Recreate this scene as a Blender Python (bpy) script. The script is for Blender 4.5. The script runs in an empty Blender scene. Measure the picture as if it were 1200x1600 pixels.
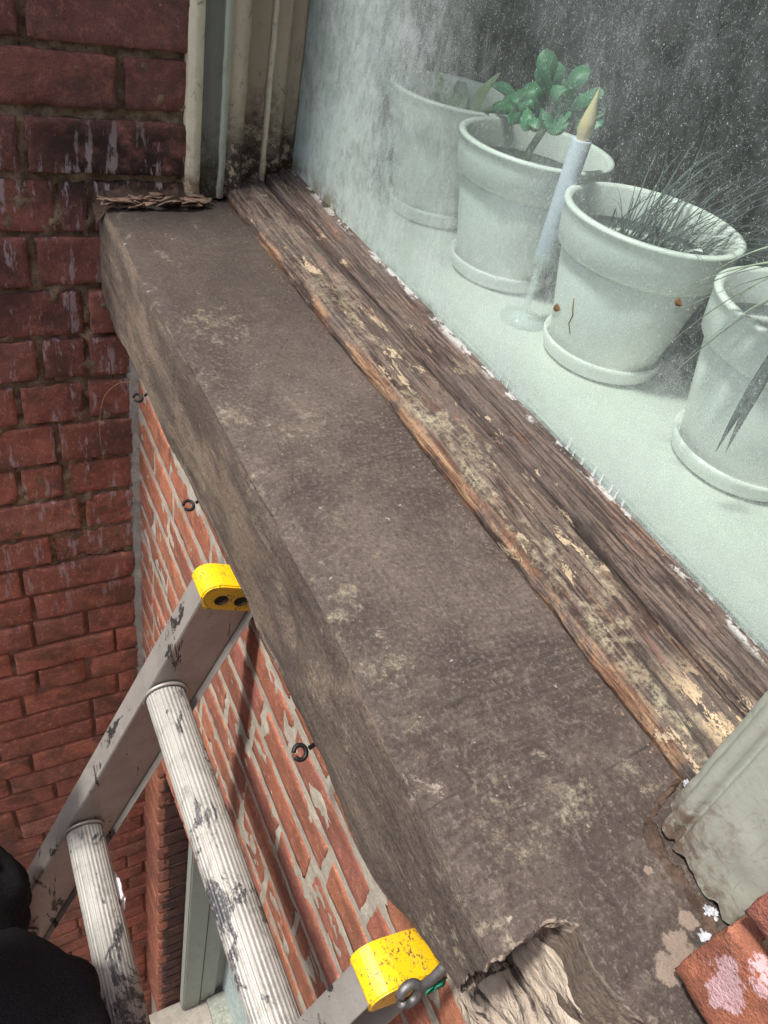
import bpy, bmesh, math, random
import numpy as np
from mathutils import Vector, Matrix, noise as mn
random.seed(7)
rad = math.radians
S = bpy.context.scene
COL = S.collection

# ---------------------------------------------------------------- camera, sky, sun, exposure
cam_d = bpy.data.cameras.new('camera')
cam = bpy.data.objects.new('camera', cam_d)
COL.objects.link(cam)
cam_d.sensor_fit = 'VERTICAL'
cam_d.sensor_height = 24.0
cam_d.lens = 24.0 * 1218.0 / 1600.0
cam_d.clip_start = 0.01
cam_d.clip_end = 500

def _d(u, v):
    return Vector((u - 600.0, -(v - 800.0), -1218.0)).normalized()
_X = _d(-270, -480)                  # direction of the window sill
_Z = -_d(245, 2200)                  # up
_Z = (_Z - _X * _Z.dot(_X)).normalized()
_Y = _Z.cross(_X)                    # outward from the facade
CAMROT = Matrix((_X, _Y, _Z))
cam.matrix_world = CAMROT.to_4x4()
S.camera = cam
S.render.resolution_x = 768
S.render.resolution_y = 1024

SUN_EL, SUN_AZ = 65.0, 85.0          # azimuth measured from +X towards +Y
w = bpy.data.worlds.new("World")
S.world = w
w.use_nodes = True
nt = w.node_tree
sky = nt.nodes.new('ShaderNodeTexSky')
sky.sky_type = 'NISHITA'
sky.sun_disc = False
sky.sun_elevation = rad(SUN_EL)
sky.sun_rotation = rad(90 - SUN_AZ)
sky.dust_density = 3.0
sky.air_density = 1.0
bg = nt.nodes['Background']
nt.links.new(sky.outputs[0], bg.inputs[0])
bg.inputs[1].default_value = 0.15
sl = bpy.data.lights.new('sun', 'SUN')
sl.energy = 3.4
sl.angle = rad(6)
sl.color = (1.0, 0.95, 0.88)
so = bpy.data.objects.new('sun', sl)
COL.objects.link(so)
sd = Vector((math.cos(rad(SUN_EL)) * math.cos(rad(SUN_AZ)), math.cos(rad(SUN_EL)) * math.sin(rad(SUN_AZ)), math.sin(rad(SUN_EL))))
so.rotation_euler = sd.to_track_quat('Z', 'Y').to_euler()
S.view_settings.view_transform = 'Standard'
S.view_settings.look = 'None'
S.view_settings.exposure = 0.85
S.view_settings.gamma = 1

# ---------------------------------------------------------------- material helpers
class G:
    """small node-graph writer"""
    def __init__(s, name):
        s.m = bpy.data.materials.new(name)
        s.m.use_nodes = True
        s.t = s.m.node_tree
        s.b = s.t.nodes['Principled BSDF']
        s.out = s.t.nodes['Material Output']
        s.geo = s.t.nodes.new('ShaderNodeNewGeometry')
    def _in(s, sock, v):
        if v is None: return
        if hasattr(v, 'is_output') or isinstance(v, bpy.types.NodeSocket): s.t.links.new(v, sock)
        elif isinstance(v, (tuple, list)) and sock.type == 'RGBA': sock.default_value = (*v[:3], 1)
        else: sock.default_value = v
    def pos(s, scale=(1, 1, 1), rot=(0, 0, 0), loc=(0, 0, 0)):
        n = s.t.nodes.new('ShaderNodeMapping')
        s.t.links.new(s.geo.outputs['Position'], n.inputs[0])
        n.inputs['Scale'].default_value = scale
        n.inputs['Rotation'].default_value = rot
        n.inputs['Location'].default_value = loc
        return n.outputs[0]
    def objc(s, scale=(1, 1, 1)):
        c = s.t.nodes.new('ShaderNodeTexCoord')
        n = s.t.nodes.new('ShaderNodeMapping')
        s.t.links.new(c.outputs['Object'], n.inputs[0])
        n.inputs['Scale'].default_value = scale
        return n.outputs[0]
    def xyz(s, which):
        n = s.t.nodes.new('ShaderNodeSeparateXYZ')
        s.t.links.new(s.geo.outputs['Position'], n.inputs[0])
        return n.outputs['XYZ'.index(which)]
    def noise(s, vec, scale, detail=4, rough=0.6, dist=0.0):
        n = s.t.nodes.new('ShaderNodeTexNoise')
        s.t.links.new(vec, n.inputs['Vector'])
        n.inputs['Scale'].default_value = scale
        n.inputs['Detail'].default_value = detail
        n.inputs['Roughness'].default_value = rough
        n.inputs['Distortion'].default_value = dist
        return n.outputs[0]
    def voro(s, vec, scale, feature='F1', rand=1.0):
        n = s.t.nodes.new('ShaderNodeTexVoronoi')
        n.feature = feature
        s.t.links.new(vec, n.inputs['Vector'])
        n.inputs['Scale'].default_value = scale
        n.inputs['Randomness'].default_value = rand
        return n.outputs['Distance']
    def ramp(s, fac, a, b, lo=0.0, hi=1.0):
        n = s.t.nodes.new('ShaderNodeMapRange')
        n.interpolation_type = 'SMOOTHSTEP'
        s._in(n.inputs[0], fac)
        n.inputs[1].default_value = a; n.inputs[2].default_value = b
        n.inputs[3].default_value = lo; n.inputs[4].default_value = hi
        return n.outputs[0]
    def math(s, op, a, b=None, c=None):
        n = s.t.nodes.new('ShaderNodeMath')
        n.operation = op
        s._in(n.inputs[0], a)
        if b is not None: s._in(n.inputs[1], b)
        if c is not None: s._in(n.inputs[2], c)
        return n.outputs[0]
    def mul(s, a, b): return s.math('MULTIPLY', a, b)
    def add(s, a, b): return s.math('ADD', a, b)
    def mix(s, fac, a, b, mode='MIX'):
        n = s.t.nodes.new('ShaderNodeMix')
        n.data_type = 'RGBA'; n.blend_type = mode
        s._in(n.inputs[0], fac)
        s._in(n.inputs[6], a); s._in(n.inputs[7], b)
        return n.outputs[2]
    def attr(s, name):
        n = s.t.nodes.new('ShaderNodeAttribute')
        n.attribute_name = name
        return n
    def sep(s, col):
        n = s.t.nodes.new('ShaderNodeSeparateColor')
        s.t.links.new(col, n.inputs[0])
        return n.outputs
    def bump(s, h, strength=0.5, dist=0.002, prev=None):
        n = s.t.nodes.new('ShaderNodeBump')
        n.inputs['Strength'].default_value = strength
        n.inputs['Distance'].default_value = dist
        s.t.links.new(h, n.inputs['Height'])
        if prev is not None: s.t.links.new(prev, n.inputs['Normal'])
        return n.outputs[0]
    def done(s, col=None, rough=0.85, normal=None, metal=0.0, spec=0.3):
        s._in(s.b.inputs['Base Color'], col)
        s._in(s.b.inputs['Roughness'], rough)
        s._in(s.b.inputs['Metallic'], metal)
        s._in(s.b.inputs['Specular IOR Level'], spec)
        if normal is not None: s.t.links.new(normal, s.b.inputs['Normal'])
        return s.m

def mat_brick(name, c1, c2, c3, dark, white, soil, sidewall=False):
    g = G(name)
    P = g.pos()
    a = g.attr('tint')
    t = g.sep(a.outputs['Color'])
    base = g.mix(t[0], c1, c2)
    base = g.mix(g.ramp(t[1], 0.6, 1.0), base, c3)
    base = g.mix(g.ramp(t[2], 0.0, 1.0, 0.0, 0.4), base, tuple(x * 0.45 for x in c3))
    n1 = g.noise(P, 18, 5, 0.65)
    n2 = g.noise(P, 90, 5, 0.7)
    n3 = g.noise(P, 420, 3, 0.7)
    n4 = g.noise(P, 1100, 2, 0.7)
    base = g.mix(g.ramp(n1, 0.42, 0.62, 0, 0.55), base, tuple(x * 0.5 for x in c1))
    base = g.mix(g.ramp(n2, 0.50, 0.66, 0, 0.45), base, tuple(min(1, x * 1.35 + 0.03) for x in c2))
    base = g.mix(g.ramp(n3, 0.52, 0.64, 0, 0.55), base, tuple(x * 0.35 for x in c1))
    base = g.mix(g.ramp(n4, 0.54, 0.64, 0, 0.35), base, (0.38, 0.27, 0.23))
    # soot and dirt
    dn = g.noise(P, 9, 7, 0.75, 0.5)
    base = g.mix(g.ramp(dn, 0.47, 0.62, 0, soil), base, dark)
    # pale specks and vertical drips
    sp = g.noise(g.pos((1, 1, 0.25)), 60, 5, 0.75)
    base = g.mix(g.ramp(sp, 0.66, 0.76, 0, white), base, (0.42, 0.33, 0.32))
    sp2 = g.noise(P, 230, 2, 0.5)
    base = g.mix(g.ramp(sp2, 0.72, 0.78, 0, white), base, (0.6, 0.52, 0.5))
    if sidewall:
        zz0 = g.xyz('Z')
        base = g.mix(g.ramp(g.add(zz0, g.mul(g.add(g.noise(P, 5, 2, 0.5), -0.5), 0.6)), -0.55, -1.15), base, g.mix(1.0, base, (1.75, 1.65, 1.4), "MULTIPLY"))
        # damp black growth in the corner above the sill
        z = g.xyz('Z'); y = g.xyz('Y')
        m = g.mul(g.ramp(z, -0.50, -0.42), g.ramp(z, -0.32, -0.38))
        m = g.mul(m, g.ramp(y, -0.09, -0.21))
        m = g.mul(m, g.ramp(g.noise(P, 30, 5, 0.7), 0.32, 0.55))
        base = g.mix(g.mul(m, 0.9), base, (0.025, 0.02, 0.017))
        st = g.noise(g.pos((1, 1, 0.20)), 62, 5, 0.7)
        ms = g.mul(g.ramp(st, 0.55, 0.63), g.ramp(z, -0.30, -0.42))
        ms = g.mul(ms, g.ramp(z, -1.5, -1.05))
        base = g.mix(g.mul(ms, 0.8), base, (0.5, 0.42, 0.42))
    h = g.add(g.mul(n2, 0.8), g.add(g.mul(n3, 0.6), g.mul(n4, 0.3)))
    nm = g.bump(h, 1.0, 0.0034)
    return g.done(base, 0.82, nm, spec=0.3)

M = {}
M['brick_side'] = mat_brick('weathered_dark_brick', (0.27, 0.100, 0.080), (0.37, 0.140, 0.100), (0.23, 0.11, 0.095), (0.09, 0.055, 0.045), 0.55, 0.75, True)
M['brick_dark'] = mat_brick('dark_brick', (0.14, 0.06, 0.05), (0.19, 0.08, 0.06), (0.10, 0.055, 0.05), (0.05, 0.03, 0.03), 0.4, 0.8)  # darker brick tones, used on the lower window reveal
M['brick_low'] = M['brick_side']
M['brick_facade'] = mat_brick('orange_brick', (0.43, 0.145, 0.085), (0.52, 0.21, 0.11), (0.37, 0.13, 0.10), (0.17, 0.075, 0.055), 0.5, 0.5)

def mat_mortar(name, c1, c2, c3, bumpd=0.003, stain=None):
    g = G(name); P = g.pos()
    n1 = g.noise(P, 25, 6, 0.7); n2 = g.noise(P, 160, 5, 0.75); n3 = g.noise(P, 500, 3, 0.7)
    c = g.mix(g.ramp(n1, 0.35, 0.65), c1, c2)
    c = g.mix(g.ramp(n2, 0.5, 0.7, 0, 0.7), c, c3)
    if stain: c = g.mix(g.ramp(g.xyz('Z'), *stain[:2]), c, stain[2])
    nm = g.bump(g.add(g.mul(n2, 0.7), g.mul(n3, 0.4)), 0.9, bumpd)
    return g.done(c, 0.95, nm, spec=0.1)
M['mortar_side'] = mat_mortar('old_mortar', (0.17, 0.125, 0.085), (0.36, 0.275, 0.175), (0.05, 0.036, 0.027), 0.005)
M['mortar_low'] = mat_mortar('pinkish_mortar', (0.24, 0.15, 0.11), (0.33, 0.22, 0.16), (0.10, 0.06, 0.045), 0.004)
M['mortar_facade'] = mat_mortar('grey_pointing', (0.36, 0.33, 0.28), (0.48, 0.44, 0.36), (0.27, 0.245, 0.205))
M['cement'] = mat_mortar('cement_fillet', (0.27, 0.25, 0.22), (0.36, 0.33, 0.28), (0.16, 0.145, 0.13))
M['mortar_gold'] = mat_mortar('crumbling_mortar', (0.20, 0.16, 0.095), (0.30, 0.25, 0.16), (0.06, 0.045, 0.035), 0.005)

def mat_sill():
    g = G('brown_sandstone'); P = g.pos()
    N = g.t.nodes.new('ShaderNodeSeparateXYZ'); g.t.links.new(g.geo.outputs['Normal'], N.inputs[0])
    top = g.ramp(N.outputs[2], 0.3, 0.8)
    big = g.noise(P, 5, 5, 0.6, 0.3)
    med = g.noise(P, 22, 6, 0.7, 0.4)
    fine = g.noise(P, 260, 4, 0.75)
    str_ = g.noise(g.pos((1, 0.09, 1), (0, 0, rad(9))), 260, 4, 0.65, 0.4)
    strA = g.noise(g.pos((0.10, 1, 1)), 90, 4, 0.7)        # bedding lines on the front face
    c = g.mix(g.ramp(big, 0.40, 0.60), (0.055, 0.042, 0.036), (0.092, 0.072, 0.061))
    c = g.mix(g.ramp(med, 0.48, 0.68, 0, 0.5), c, (0.135, 0.108, 0.09))
    c = g.mix(g.ramp(med, 0.50, 0.32, 0, 0.45), c, (0.050, 0.039, 0.035))
    sv = g.ramp(g.noise(P, 6, 3, 0.5), 0.42, 0.6, 0.25, 1.0)
    c = g.mix(g.mul(sv, g.ramp(str_, 0.50, 0.62, 0, 0.38)), c, (0.036, 0.028, 0.025))
    c = g.mix(g.mul(sv, g.ramp(str_, 0.48, 0.36, 0, 0.28)), c, (0.15, 0.122, 0.10))
    c = g.mix(g.ramp(fine, 0.53, 0.64, 0, 0.5), c, (0.18, 0.152, 0.135))
    c = g.mix(g.ramp(fine, 0.47, 0.37, 0, 0.55), c, (0.027, 0.022, 0.02))
    crk = g.voro(g.pos((1, 0.45, 1)), 14, 'DISTANCE_TO_EDGE')
    ckm = g.mul(g.ramp(g.add(crk, g.mul(g.add(g.noise(P, 60, 4, 0.7), -0.5), 0.06)), 0.012, 0.002), g.ramp(g.noise(P, 9, 3, 0.6), 0.52, 0.6))
    c = g.mix(g.mul(ckm, 0.6), c, (0.025, 0.02, 0.018))
    # darker, smoother far part of the top
    x = g.xyz('X'); y = g.xyz('Y')
    far_top = g.mul(g.ramp(g.add(x, g.mul(big, 0.5)), 0.92, 1.08), top)
    c = g.mix(g.mul(far_top, 0.6), c, (0.052, 0.040, 0.034))
    # brown front face, long pale scrapes
    fr = g.mix(g.ramp(g.noise(g.pos((0.35, 1, 1)), 14, 5, 0.65), 0.42, 0.6), (0.095, 0.074, 0.060), (0.21, 0.163, 0.122))
    fr = g.mix(g.ramp(strA, 0.58, 0.72, 0, 0.55), fr, (0.34, 0.29, 0.22))
    fr = g.mix(g.ramp(fine, 0.5, 0.35, 0, 0.5), fr, (0.04, 0.03, 0.024))
    farf = g.ramp(x, 0.30, 0.75)
    fr = g.mix(farf, g.mix(0.5, fr, c), fr)
    c = g.mix(top, fr, c)
    # pale mineral and yellow lichen patches near the arris
    pm = g.noise(P, 11, 6, 0.75, 0.6)
    sp = g.noise(P, 75, 5, 0.8)
    near = g.ramp(y, -0.36, -0.225)
    mask = g.mul(g.mul(g.ramp(pm, 0.50, 0.66), g.ramp(sp, 0.50, 0.62)), g.add(g.mul(near, 0.75), 0.12))
    c = g.mix(g.mul(mask, 0.6), c, (0.38, 0.335, 0.24))
    pm2 = g.noise(g.pos((1, 1, 1), (0, 0, 0), (3, 7, 1)), 30, 6, 0.8, 0.3)
    c = g.mix(g.ramp(pm2, 0.64, 0.72, 0, 0.6), c, (0.36, 0.31, 0.25))
    sk = g.noise(P, 150, 2, 0.5)
    c = g.mix(g.ramp(sk, 0.735, 0.77, 0, 0.4), c, (0.5, 0.45, 0.38))
    brk = g.mul(g.ramp(N.outputs[0], -0.25, -0.6), g.ramp(x, 0.13, 0.115))
    lay = g.noise(g.pos((0.3, 1, 1.6)), 120, 4, 0.7, 0.5)
    c = g.mix(g.mul(brk, 0.9), c, g.mix(g.ramp(lay, 0.42, 0.55), (0.055, 0.045, 0.04), (0.34, 0.28, 0.22)))
    ss = None
    def spots(L):
        acc = None
        for (cx, cy, r) in L:
            q = g.add(g.math('POWER', g.mul(g.add(x, -cx), 1.0 / r), 2.0), g.math('POWER', g.mul(g.add(y, -cy), 1.0 / r), 2.0))
            e = g.math('SUBTRACT', 1.0, g.mul(q, 0.45))
            acc = e if acc is None else g.math('MAXIMUM', acc, e)
        return acc
    a1 = spots([(0.681, -0.219, 0.022), (0.607, -0.221, 0.026), (0.435, -0.232, 0.014), (0.350, -0.240, 0.024), (0.309, -0.222, 0.016), (0.277, -0.247, 0.022), (0.228, -0.234, 0.014), (0.160, -0.262, 0.022), (0.130, -0.267, 0.026), (0.143, -0.310, 0.020), (0.136, -0.368, 0.018), (0.79, -0.27, 0.03)])
    j1 = g.add(g.mul(g.add(g.noise(P, 120, 6, 0.85), -0.5), 3.4), g.mul(g.add(g.noise(P, 40, 3, 0.7), -0.5), 3.0))
    sg = g.ramp(g.noise(P, 300, 4, 0.8), 0.44, 0.58)
    m1 = g.mul(g.mul(g.ramp(g.add(a1, g.mul(j1, 1.25)), 0.75, 1.5), top), g.add(0.25, g.mul(sg, 0.75)))
    c = g.mix(g.mul(m1, 0.5), c, g.mix(g.ramp(med, 0.4, 0.6), (0.30, 0.25, 0.18), (0.36, 0.34, 0.24)))
    a2 = spots([(0.040, -0.318, 0.010), (0.050, -0.334, 0.006), (0.034, -0.303, 0.009), (0.084, -0.331, 0.0036)])
    m2 = g.mul(g.ramp(g.add(a2, g.mul(j1, 0.45)), 0.5, 0.72), top)
    c = g.mix(g.mul(m2, 0.75), c, (0.25, 0.195, 0.155))
    h = g.add(g.mul(str_, g.mul(top, 0.55)), g.add(g.mul(fine, 0.55), g.mul(med, 1.0)))
    h = g.add(h, g.mul(strA, g.math('SUBTRACT', 0.5, g.mul(top, 0.5))))
    nm = g.bump(h, 1.0, 0.0034)
    r = g.ramp(far_top, 0, 1, 0.82, 0.55)
    return g.done(c, r, nm, spec=0.35)
M['sill'] = mat_sill()

def mat_palestone():
    g = G('pale_layered_stone'); P = g.pos()
    l = g.noise(g.pos((0.22, 1, 1.0), (0, rad(12), 0)), 95, 5, 0.6, 0.7)
    f = g.noise(P, 300, 4, 0.7); b = g.noise(P, 24, 5, 0.6)
    c = g.mix(g.ramp(b, 0.35, 0.65), (0.30, 0.245, 0.195), (0.46, 0.39, 0.31))
    c = g.mix(g.ramp(l, 0.50, 0.36, 0, 0.9), c, (0.03, 0.025, 0.025))
    c = g.mix(g.ramp(f, 0.55, 0.75, 0, 0.4), c, (0.5, 0.45, 0.4))
    nm = g.bump(g.add(g.mul(l, 1.0), g.mul(f, 0.25)), 1.0, 0.008)
    return g.done(c, 0.9, nm, spec=0.2)
M['palestone'] = mat_palestone()

def mat_wood():
    g = G('rotten_painted_wood'); P = g.pos()
    gr = g.noise(g.pos((0.045, 1, 1)), 230, 5, 0.65, 0.3)
    gr2 = g.noise(g.pos((0.12, 1, 1)), 75, 5, 0.7, 0.5)
    big = g.noise(P, 9, 5, 0.65, 0.5)
    med = g.noise(g.pos((0.45, 1, 1)), 40, 6, 0.75, 0.4)
    fine = g.noise(P, 330, 3, 0.7)
    c = g.mix(g.ramp(gr, 0.42, 0.58), (0.036, 0.026, 0.023), (0.150, 0.112, 0.092))
    c = g.mix(g.ramp(big, 0.42, 0.6, 0, 0.55), c, (0.085, 0.072, 0.064))
    c = g.mix(g.ramp(med, 0.46, 0.36, 0, 0.7), c, (0.028, 0.02, 0.018))
    y = g.xyz('Y'); x = g.xyz('X'); z = g.xyz('Z')
    # red-brown bare wood streaks
    red = g.mul(g.ramp(gr2, 0.52, 0.66), g.ramp(g.noise(P, 14, 4, 0.6), 0.42, 0.6))
    c = g.mix(g.mul(red, 0.4), c, (0.19, 0.08, 0.045))
    # bare orange wood on the front nosing
    fr = g.mul(g.ramp(z, -0.434, -0.442), g.ramp(y, -0.415, -0.403))
    fr = g.mul(fr, g.ramp(g.noise(g.pos((0.5, 1, 1)), 20, 5, 0.7), 0.46, 0.56))
    c = g.mix(g.mul(fr, 0.85), c, g.mix(g.ramp(gr, 0.4, 0.62), (0.15, 0.075, 0.045), (0.34, 0.215, 0.125)))
    # pale lichen / chalky primer along the front half
    band = g.mul(g.ramp(y, -0.468, -0.448), g.ramp(y, -0.398, -0.410))
    li = g.mul(g.ramp(g.noise(g.pos((0.6, 1, 1)), 17, 6, 0.7, 0.6), 0.44, 0.56), g.ramp(g.noise(P, 95, 5, 0.8), 0.42, 0.6))
    li = g.mul(g.mul(li, band), g.ramp(x, 1.0, 0.6, 0.25, 1.0))
    c = g.mix(g.mul(li, 0.68), c, g.mix(g.ramp(g.noise(P, 50, 3, 0.6), 0.4, 0.6), (0.36, 0.33, 0.23), (0.29, 0.24, 0.165)))
    # peeling cream paint, elongated flakes
    pk = g.noise(g.pos((0.30, 1, 1), (0, 0, rad(2)), (5, 2, 0)), 42, 6, 0.72, 0.5)
    pn = g.mul(g.ramp(pk, 0.595, 0.62), g.ramp(fine, 0.3, 0.42))
    pn = g.mul(pn, g.ramp(g.add(y, g.mul(g.add(big, -0.5), 0.15)), -0.505, -0.455, 0.15, 1.0))
    c = g.mix(g.mul(pn, 0.8), c, (0.42, 0.335, 0.23))
    # large cream remnant at the near end
    ne = g.mul(g.ramp(x, 0.215, 0.15), g.ramp(y, -0.485, -0.463))
    ne = g.mul(ne, g.ramp(y, -0.425, -0.437))
    ne = g.mul(ne, g.ramp(g.noise(g.pos((0.45, 1, 1)), 38, 6, 0.8, 0.4), 0.49, 0.52))
    c = g.mix(g.mul(ne, 0.95), c, (0.50, 0.39, 0.25))
    # greyish-white crust against the glass
    cr = g.mul(g.ramp(y, -0.508, -0.516), g.ramp(g.noise(g.pos((0.5, 1, 1)), 60, 5, 0.7), 0.5, 0.56))
    c = g.mix(g.mul(cr, 0.8), c, (0.42, 0.43, 0.42))
    c = g.mix(g.ramp(fine, 0.5, 0.3, 0, 0.6), c, (0.025, 0.018, 0.016))
    h = g.add(g.mul(gr, 1.0), g.add(g.mul(gr2, 1.0), g.mul(pn, 0.35)))
    nm = g.bump(h, 0.9, 0.0035)
    nm = g.bump(fine, 0.5, 0.0012, nm)
    return g.done(c, 0.85, nm, spec=0.25)
M['wood'] = mat_wood()

def mat_paint(name, base, dirt, z0=-0.43, z1=-0.30, crackle=0.6, dirtamt=1.0, sc=1.0):
    g = G(name); P = g.pos()
    v = g.noise(g.pos((1, 1, 0.10)), 120, 5, 0.7, 0.3)
    n = g.noise(P, 30, 6, 0.7, 0.4); f = g.noise(P, 300, 4, 0.7)
    c = g.mix(g.ramp(n, 0.4, 0.75, 0, 0.45), base, tuple(x * 0.72 for x in base))
    c = g.mix(g.ramp(f, 0.58, 0.72, 0, 0.5), c, tuple(x * 0.5 for x in base))
    # hairline checking
    ck = g.voro(g.pos((1, 1, 0.28)), 65 * sc, 'DISTANCE_TO_EDGE')
    ckm = g.mul(g.ramp(ck, 0.035, 0.01), g.ramp(n, 0.52, 0.62, 0, crackle))
    c = g.mix(ckm, c, (0.06, 0.05, 0.04))
    # damp rot climbing from the sill
    z = g.xyz('Z')
    zz = g.add(z, g.mul(g.add(n, -0.5), 0.22))
    d = g.mul(g.ramp(zz, z1, z0), dirtamt)
    d = g.mul(d, g.ramp(g.noise(P, 70, 5, 0.8, 0.3), 0.36, 0.52))
    c = g.mix(d, c, dirt)
    c = g.mix(g.mul(g.ramp(v, 0.55, 0.72), 0.35), c, tuple(x * 0.6 for x in base))
    nm = g.bump(g.add(g.mul(v, 0.5), g.add(g.mul(n, 0.5), g.mul(ckm, -0.6))), 0.6, 0.002)
    nm = g.bump(f, 0.3, 0.001, nm)
    return g.done(c, 0.6, nm, spec=0.35)
ROT = (0.035, 0.025, 0.016)
M['p_cream'] = mat_paint('cream_paint', (0.64, 0.60, 0.44), (0.22, 0.14, 0.08), -0.46, -0.37)
M['p_sage'] = mat_paint('sage_paint', (0.17, 0.18, 0.15), ROT, -0.44, -0.33)
M['p_mint'] = mat_paint('mint_paint', (0.40, 0.44, 0.35), (0.3, 0.25, 0.2), -0.44, -0.38)
M['p_beige'] = mat_paint('beige_paint', (0.44, 0.38, 0.27), ROT, -0.42, -0.28)
M['p_tan'] = mat_paint('tan_paint', (0.37, 0.31, 0.22), ROT, -0.40, -0.27)
M['p_near'] = mat_paint('near_sage_paint', (0.33, 0.35, 0.295), (0.14, 0.10, 0.075), -0.46, -0.40, 0.15, 1.0)
M['p_low'] = mat_paint('lower_sage_paint', (0.34, 0.37, 0.32), (0.1, 0.09, 0.07), -3.6, -3.4, 0.2)

def mat_simple(name, col, rough=0.6, metal=0.0, spec=0.4, var=0.25, sc=60, bump=0.0008, obj=True):
    g = G(name); P = g.objc() if obj else g.pos()
    n = g.noise(P, sc, 5, 0.65); f = g.noise(P, sc * 6, 3, 0.6)
    c = g.mix(g.ramp(n, 0.35, 0.7, 0, var * 2), col, tuple(x * 0.6 for x in col))
    nm = g.bump(g.add(n, g.mul(f, 0.4)), 0.4, bump)
    return g.done(c, rough, nm, metal, spec)
M['ceramic'] = mat_simple('white_ceramic', (0.86, 0.85, 0.82), 0.35, var=0.06, sc=25)
M['stool'] = mat_simple('white_sill_board', (0.66, 0.66, 0.62), 0.5, var=0.08, sc=12, obj=False)
M['reveal'] = mat_simple('white_reveal', (0.62, 0.66, 0.60), 0.6, var=0.1, sc=12, obj=False)
M['room'] = mat_simple('dark_room', (0.05, 0.042, 0.04), 0.9, var=0.3, sc=4, obj=False)
M['soil'] = mat_simple('dark_soil', (0.06, 0.055, 0.05), 0.95, var=0.5, sc=150, bump=0.004)
M['succulent'] = mat_simple('succulent_green', (0.05, 0.21, 0.09), 0.4, var=0.45, sc=60)
M['paleleaf'] = mat_simple('pale_leaf', (0.34, 0.42, 0.26), 0.5, var=0.3, sc=60)
M['stem'] = mat_simple('stem_green', (0.16, 0.25, 0.11), 0.5, var=0.3)
M['grass'] = mat_simple('grass_blade', (0.52, 0.58, 0.42), 0.5, var=0.2)
M['wisp'] = mat_simple('wispy_blade', (0.13, 0.155, 0.15), 0.6, var=0.3)
M['candle'] = mat_simple('candle_plastic', (0.72, 0.72, 0.86), 0.4, var=0.04)
M['flame'] = mat_simple('flame_plastic', (0.80, 0.62, 0.34), 0.35, var=0.05)
_g = G('clear_plastic')
_tr = _g.t.nodes.new('ShaderNodeBsdfTransparent'); _mx = _g.t.nodes.new('ShaderNodeMixShader'); _mx.inputs[0].default_value = 0.42
_g.t.links.new(_tr.outputs[0], _mx.inputs[1]); _g.t.links.new(_g.b.outputs[0], _mx.inputs[2]); _g.t.links.new(_mx.outputs[0], _g.out.inputs[0])
M['clear'] = _g.done((0.8, 0.85, 0.85), 0.08, None, 0.0, 0.6)
M['black_iron'] = mat_simple('black_iron', (0.018, 0.016, 0.016), 0.5, 0.4, var=0.4, sc=400)
M['grey_iron'] = mat_simple('galvanised_iron', (0.17, 0.17, 0.17), 0.5, 0.7, var=0.4, sc=300)
M['string'] = mat_simple('green_string', (0.02, 0.20, 0.12), 0.8)
M['wire'] = mat_simple('thin_wire', (0.38, 0.24, 0.12), 0.6)
M['foam'] = mat_simple('white_foam', (0.85, 0.85, 0.9), 0.7, bump=0.002)
M['flake'] = mat_simple('rusty_flake', (0.24, 0.16, 0.115), 0.9, var=0.5, sc=120, bump=0.002)
M['filler'] = mat_simple('grey_filler', (0.42, 0.44, 0.47), 0.8, var=0.5, sc=200, bump=0.002)
M['leafbit'] = mat_simple('dry_leaf', (0.15, 0.085, 0.04), 0.8, var=0.4, sc=200)
M['skin'] = mat_simple('skin', (0.45, 0.27, 0.2), 0.5)
M['hair'] = mat_simple('hair', (0.03, 0.02, 0.015), 0.7)
M['whitep'] = mat_simple('white_paint', (0.62, 0.67, 0.68), 0.6)

def mat_cloth():
    g = G('black_cloth'); P = g.pos()
    w1 = g.noise(P, 900, 2, 0.6); n = g.noise(P, 12, 4, 0.6)
    sp = g.noise(P, 55, 4, 0.7)
    c = g.mix(g.ramp(w1, 0.4, 0.65), (0.008, 0.008, 0.010), (0.024, 0.023, 0.027))
    c = g.mix(g.ramp(sp, 0.70, 0.76, 0, 0.35), c, (0.12, 0.10, 0.08))
    nm = g.bump(g.add(w1, g.mul(n, 1.0)), 0.4, 0.003)
    return g.done(c, 0.95, nm, spec=0.12)
M['cloth'] = mat_cloth()

def mat_alu(name, base, rungs=False):
    g = G(name); P = g.pos()
    n = g.noise(P, 22, 5, 0.65); f = g.noise(P, 350, 4, 0.7)
    sm = g.noise(g.pos((0.7, 1.3, 0.5)), 22, 5, 0.72, 0.5)
    c = g.mix(g.ramp(n, 0.35, 0.7, 0, 0.5), base, tuple(x * 0.62 for x in base))
    c = g.mix(g.ramp(f, 0.52, 0.7, 0, 0.35), c, tuple(x * 0.45 for x in base))
    metal = 0.55
    if rungs:
        wv = g.noise(P, 45, 6, 0.8, 0.3)
        k = g.mul(g.ramp(sm, 0.535, 0.58), g.ramp(g.noise(P, 200, 4, 0.8), 0.3, 0.5))
        c = g.mix(g.mul(k, 0.92), c, (0.03, 0.032, 0.04))
        c = g.mix(g.ramp(wv, 0.5, 0.62, 0, 0.45), c, (0.13, 0.12, 0.105))
        metal = 0.25
    else:
        k = g.ramp(sm, 0.585, 0.62)
        c = g.mix(g.mul(k, 0.9), c, (0.02, 0.018, 0.017))
    nm = g.bump(g.add(f, n), 0.25, 0.0008)
    return g.done(c, 0.5, nm, metal, 0.5)
M['alu'] = mat_alu('scuffed_aluminium', (0.40, 0.375, 0.345))
M['rung'] = mat_alu('ribbed_aluminium', (0.36, 0.35, 0.325), True)

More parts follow.
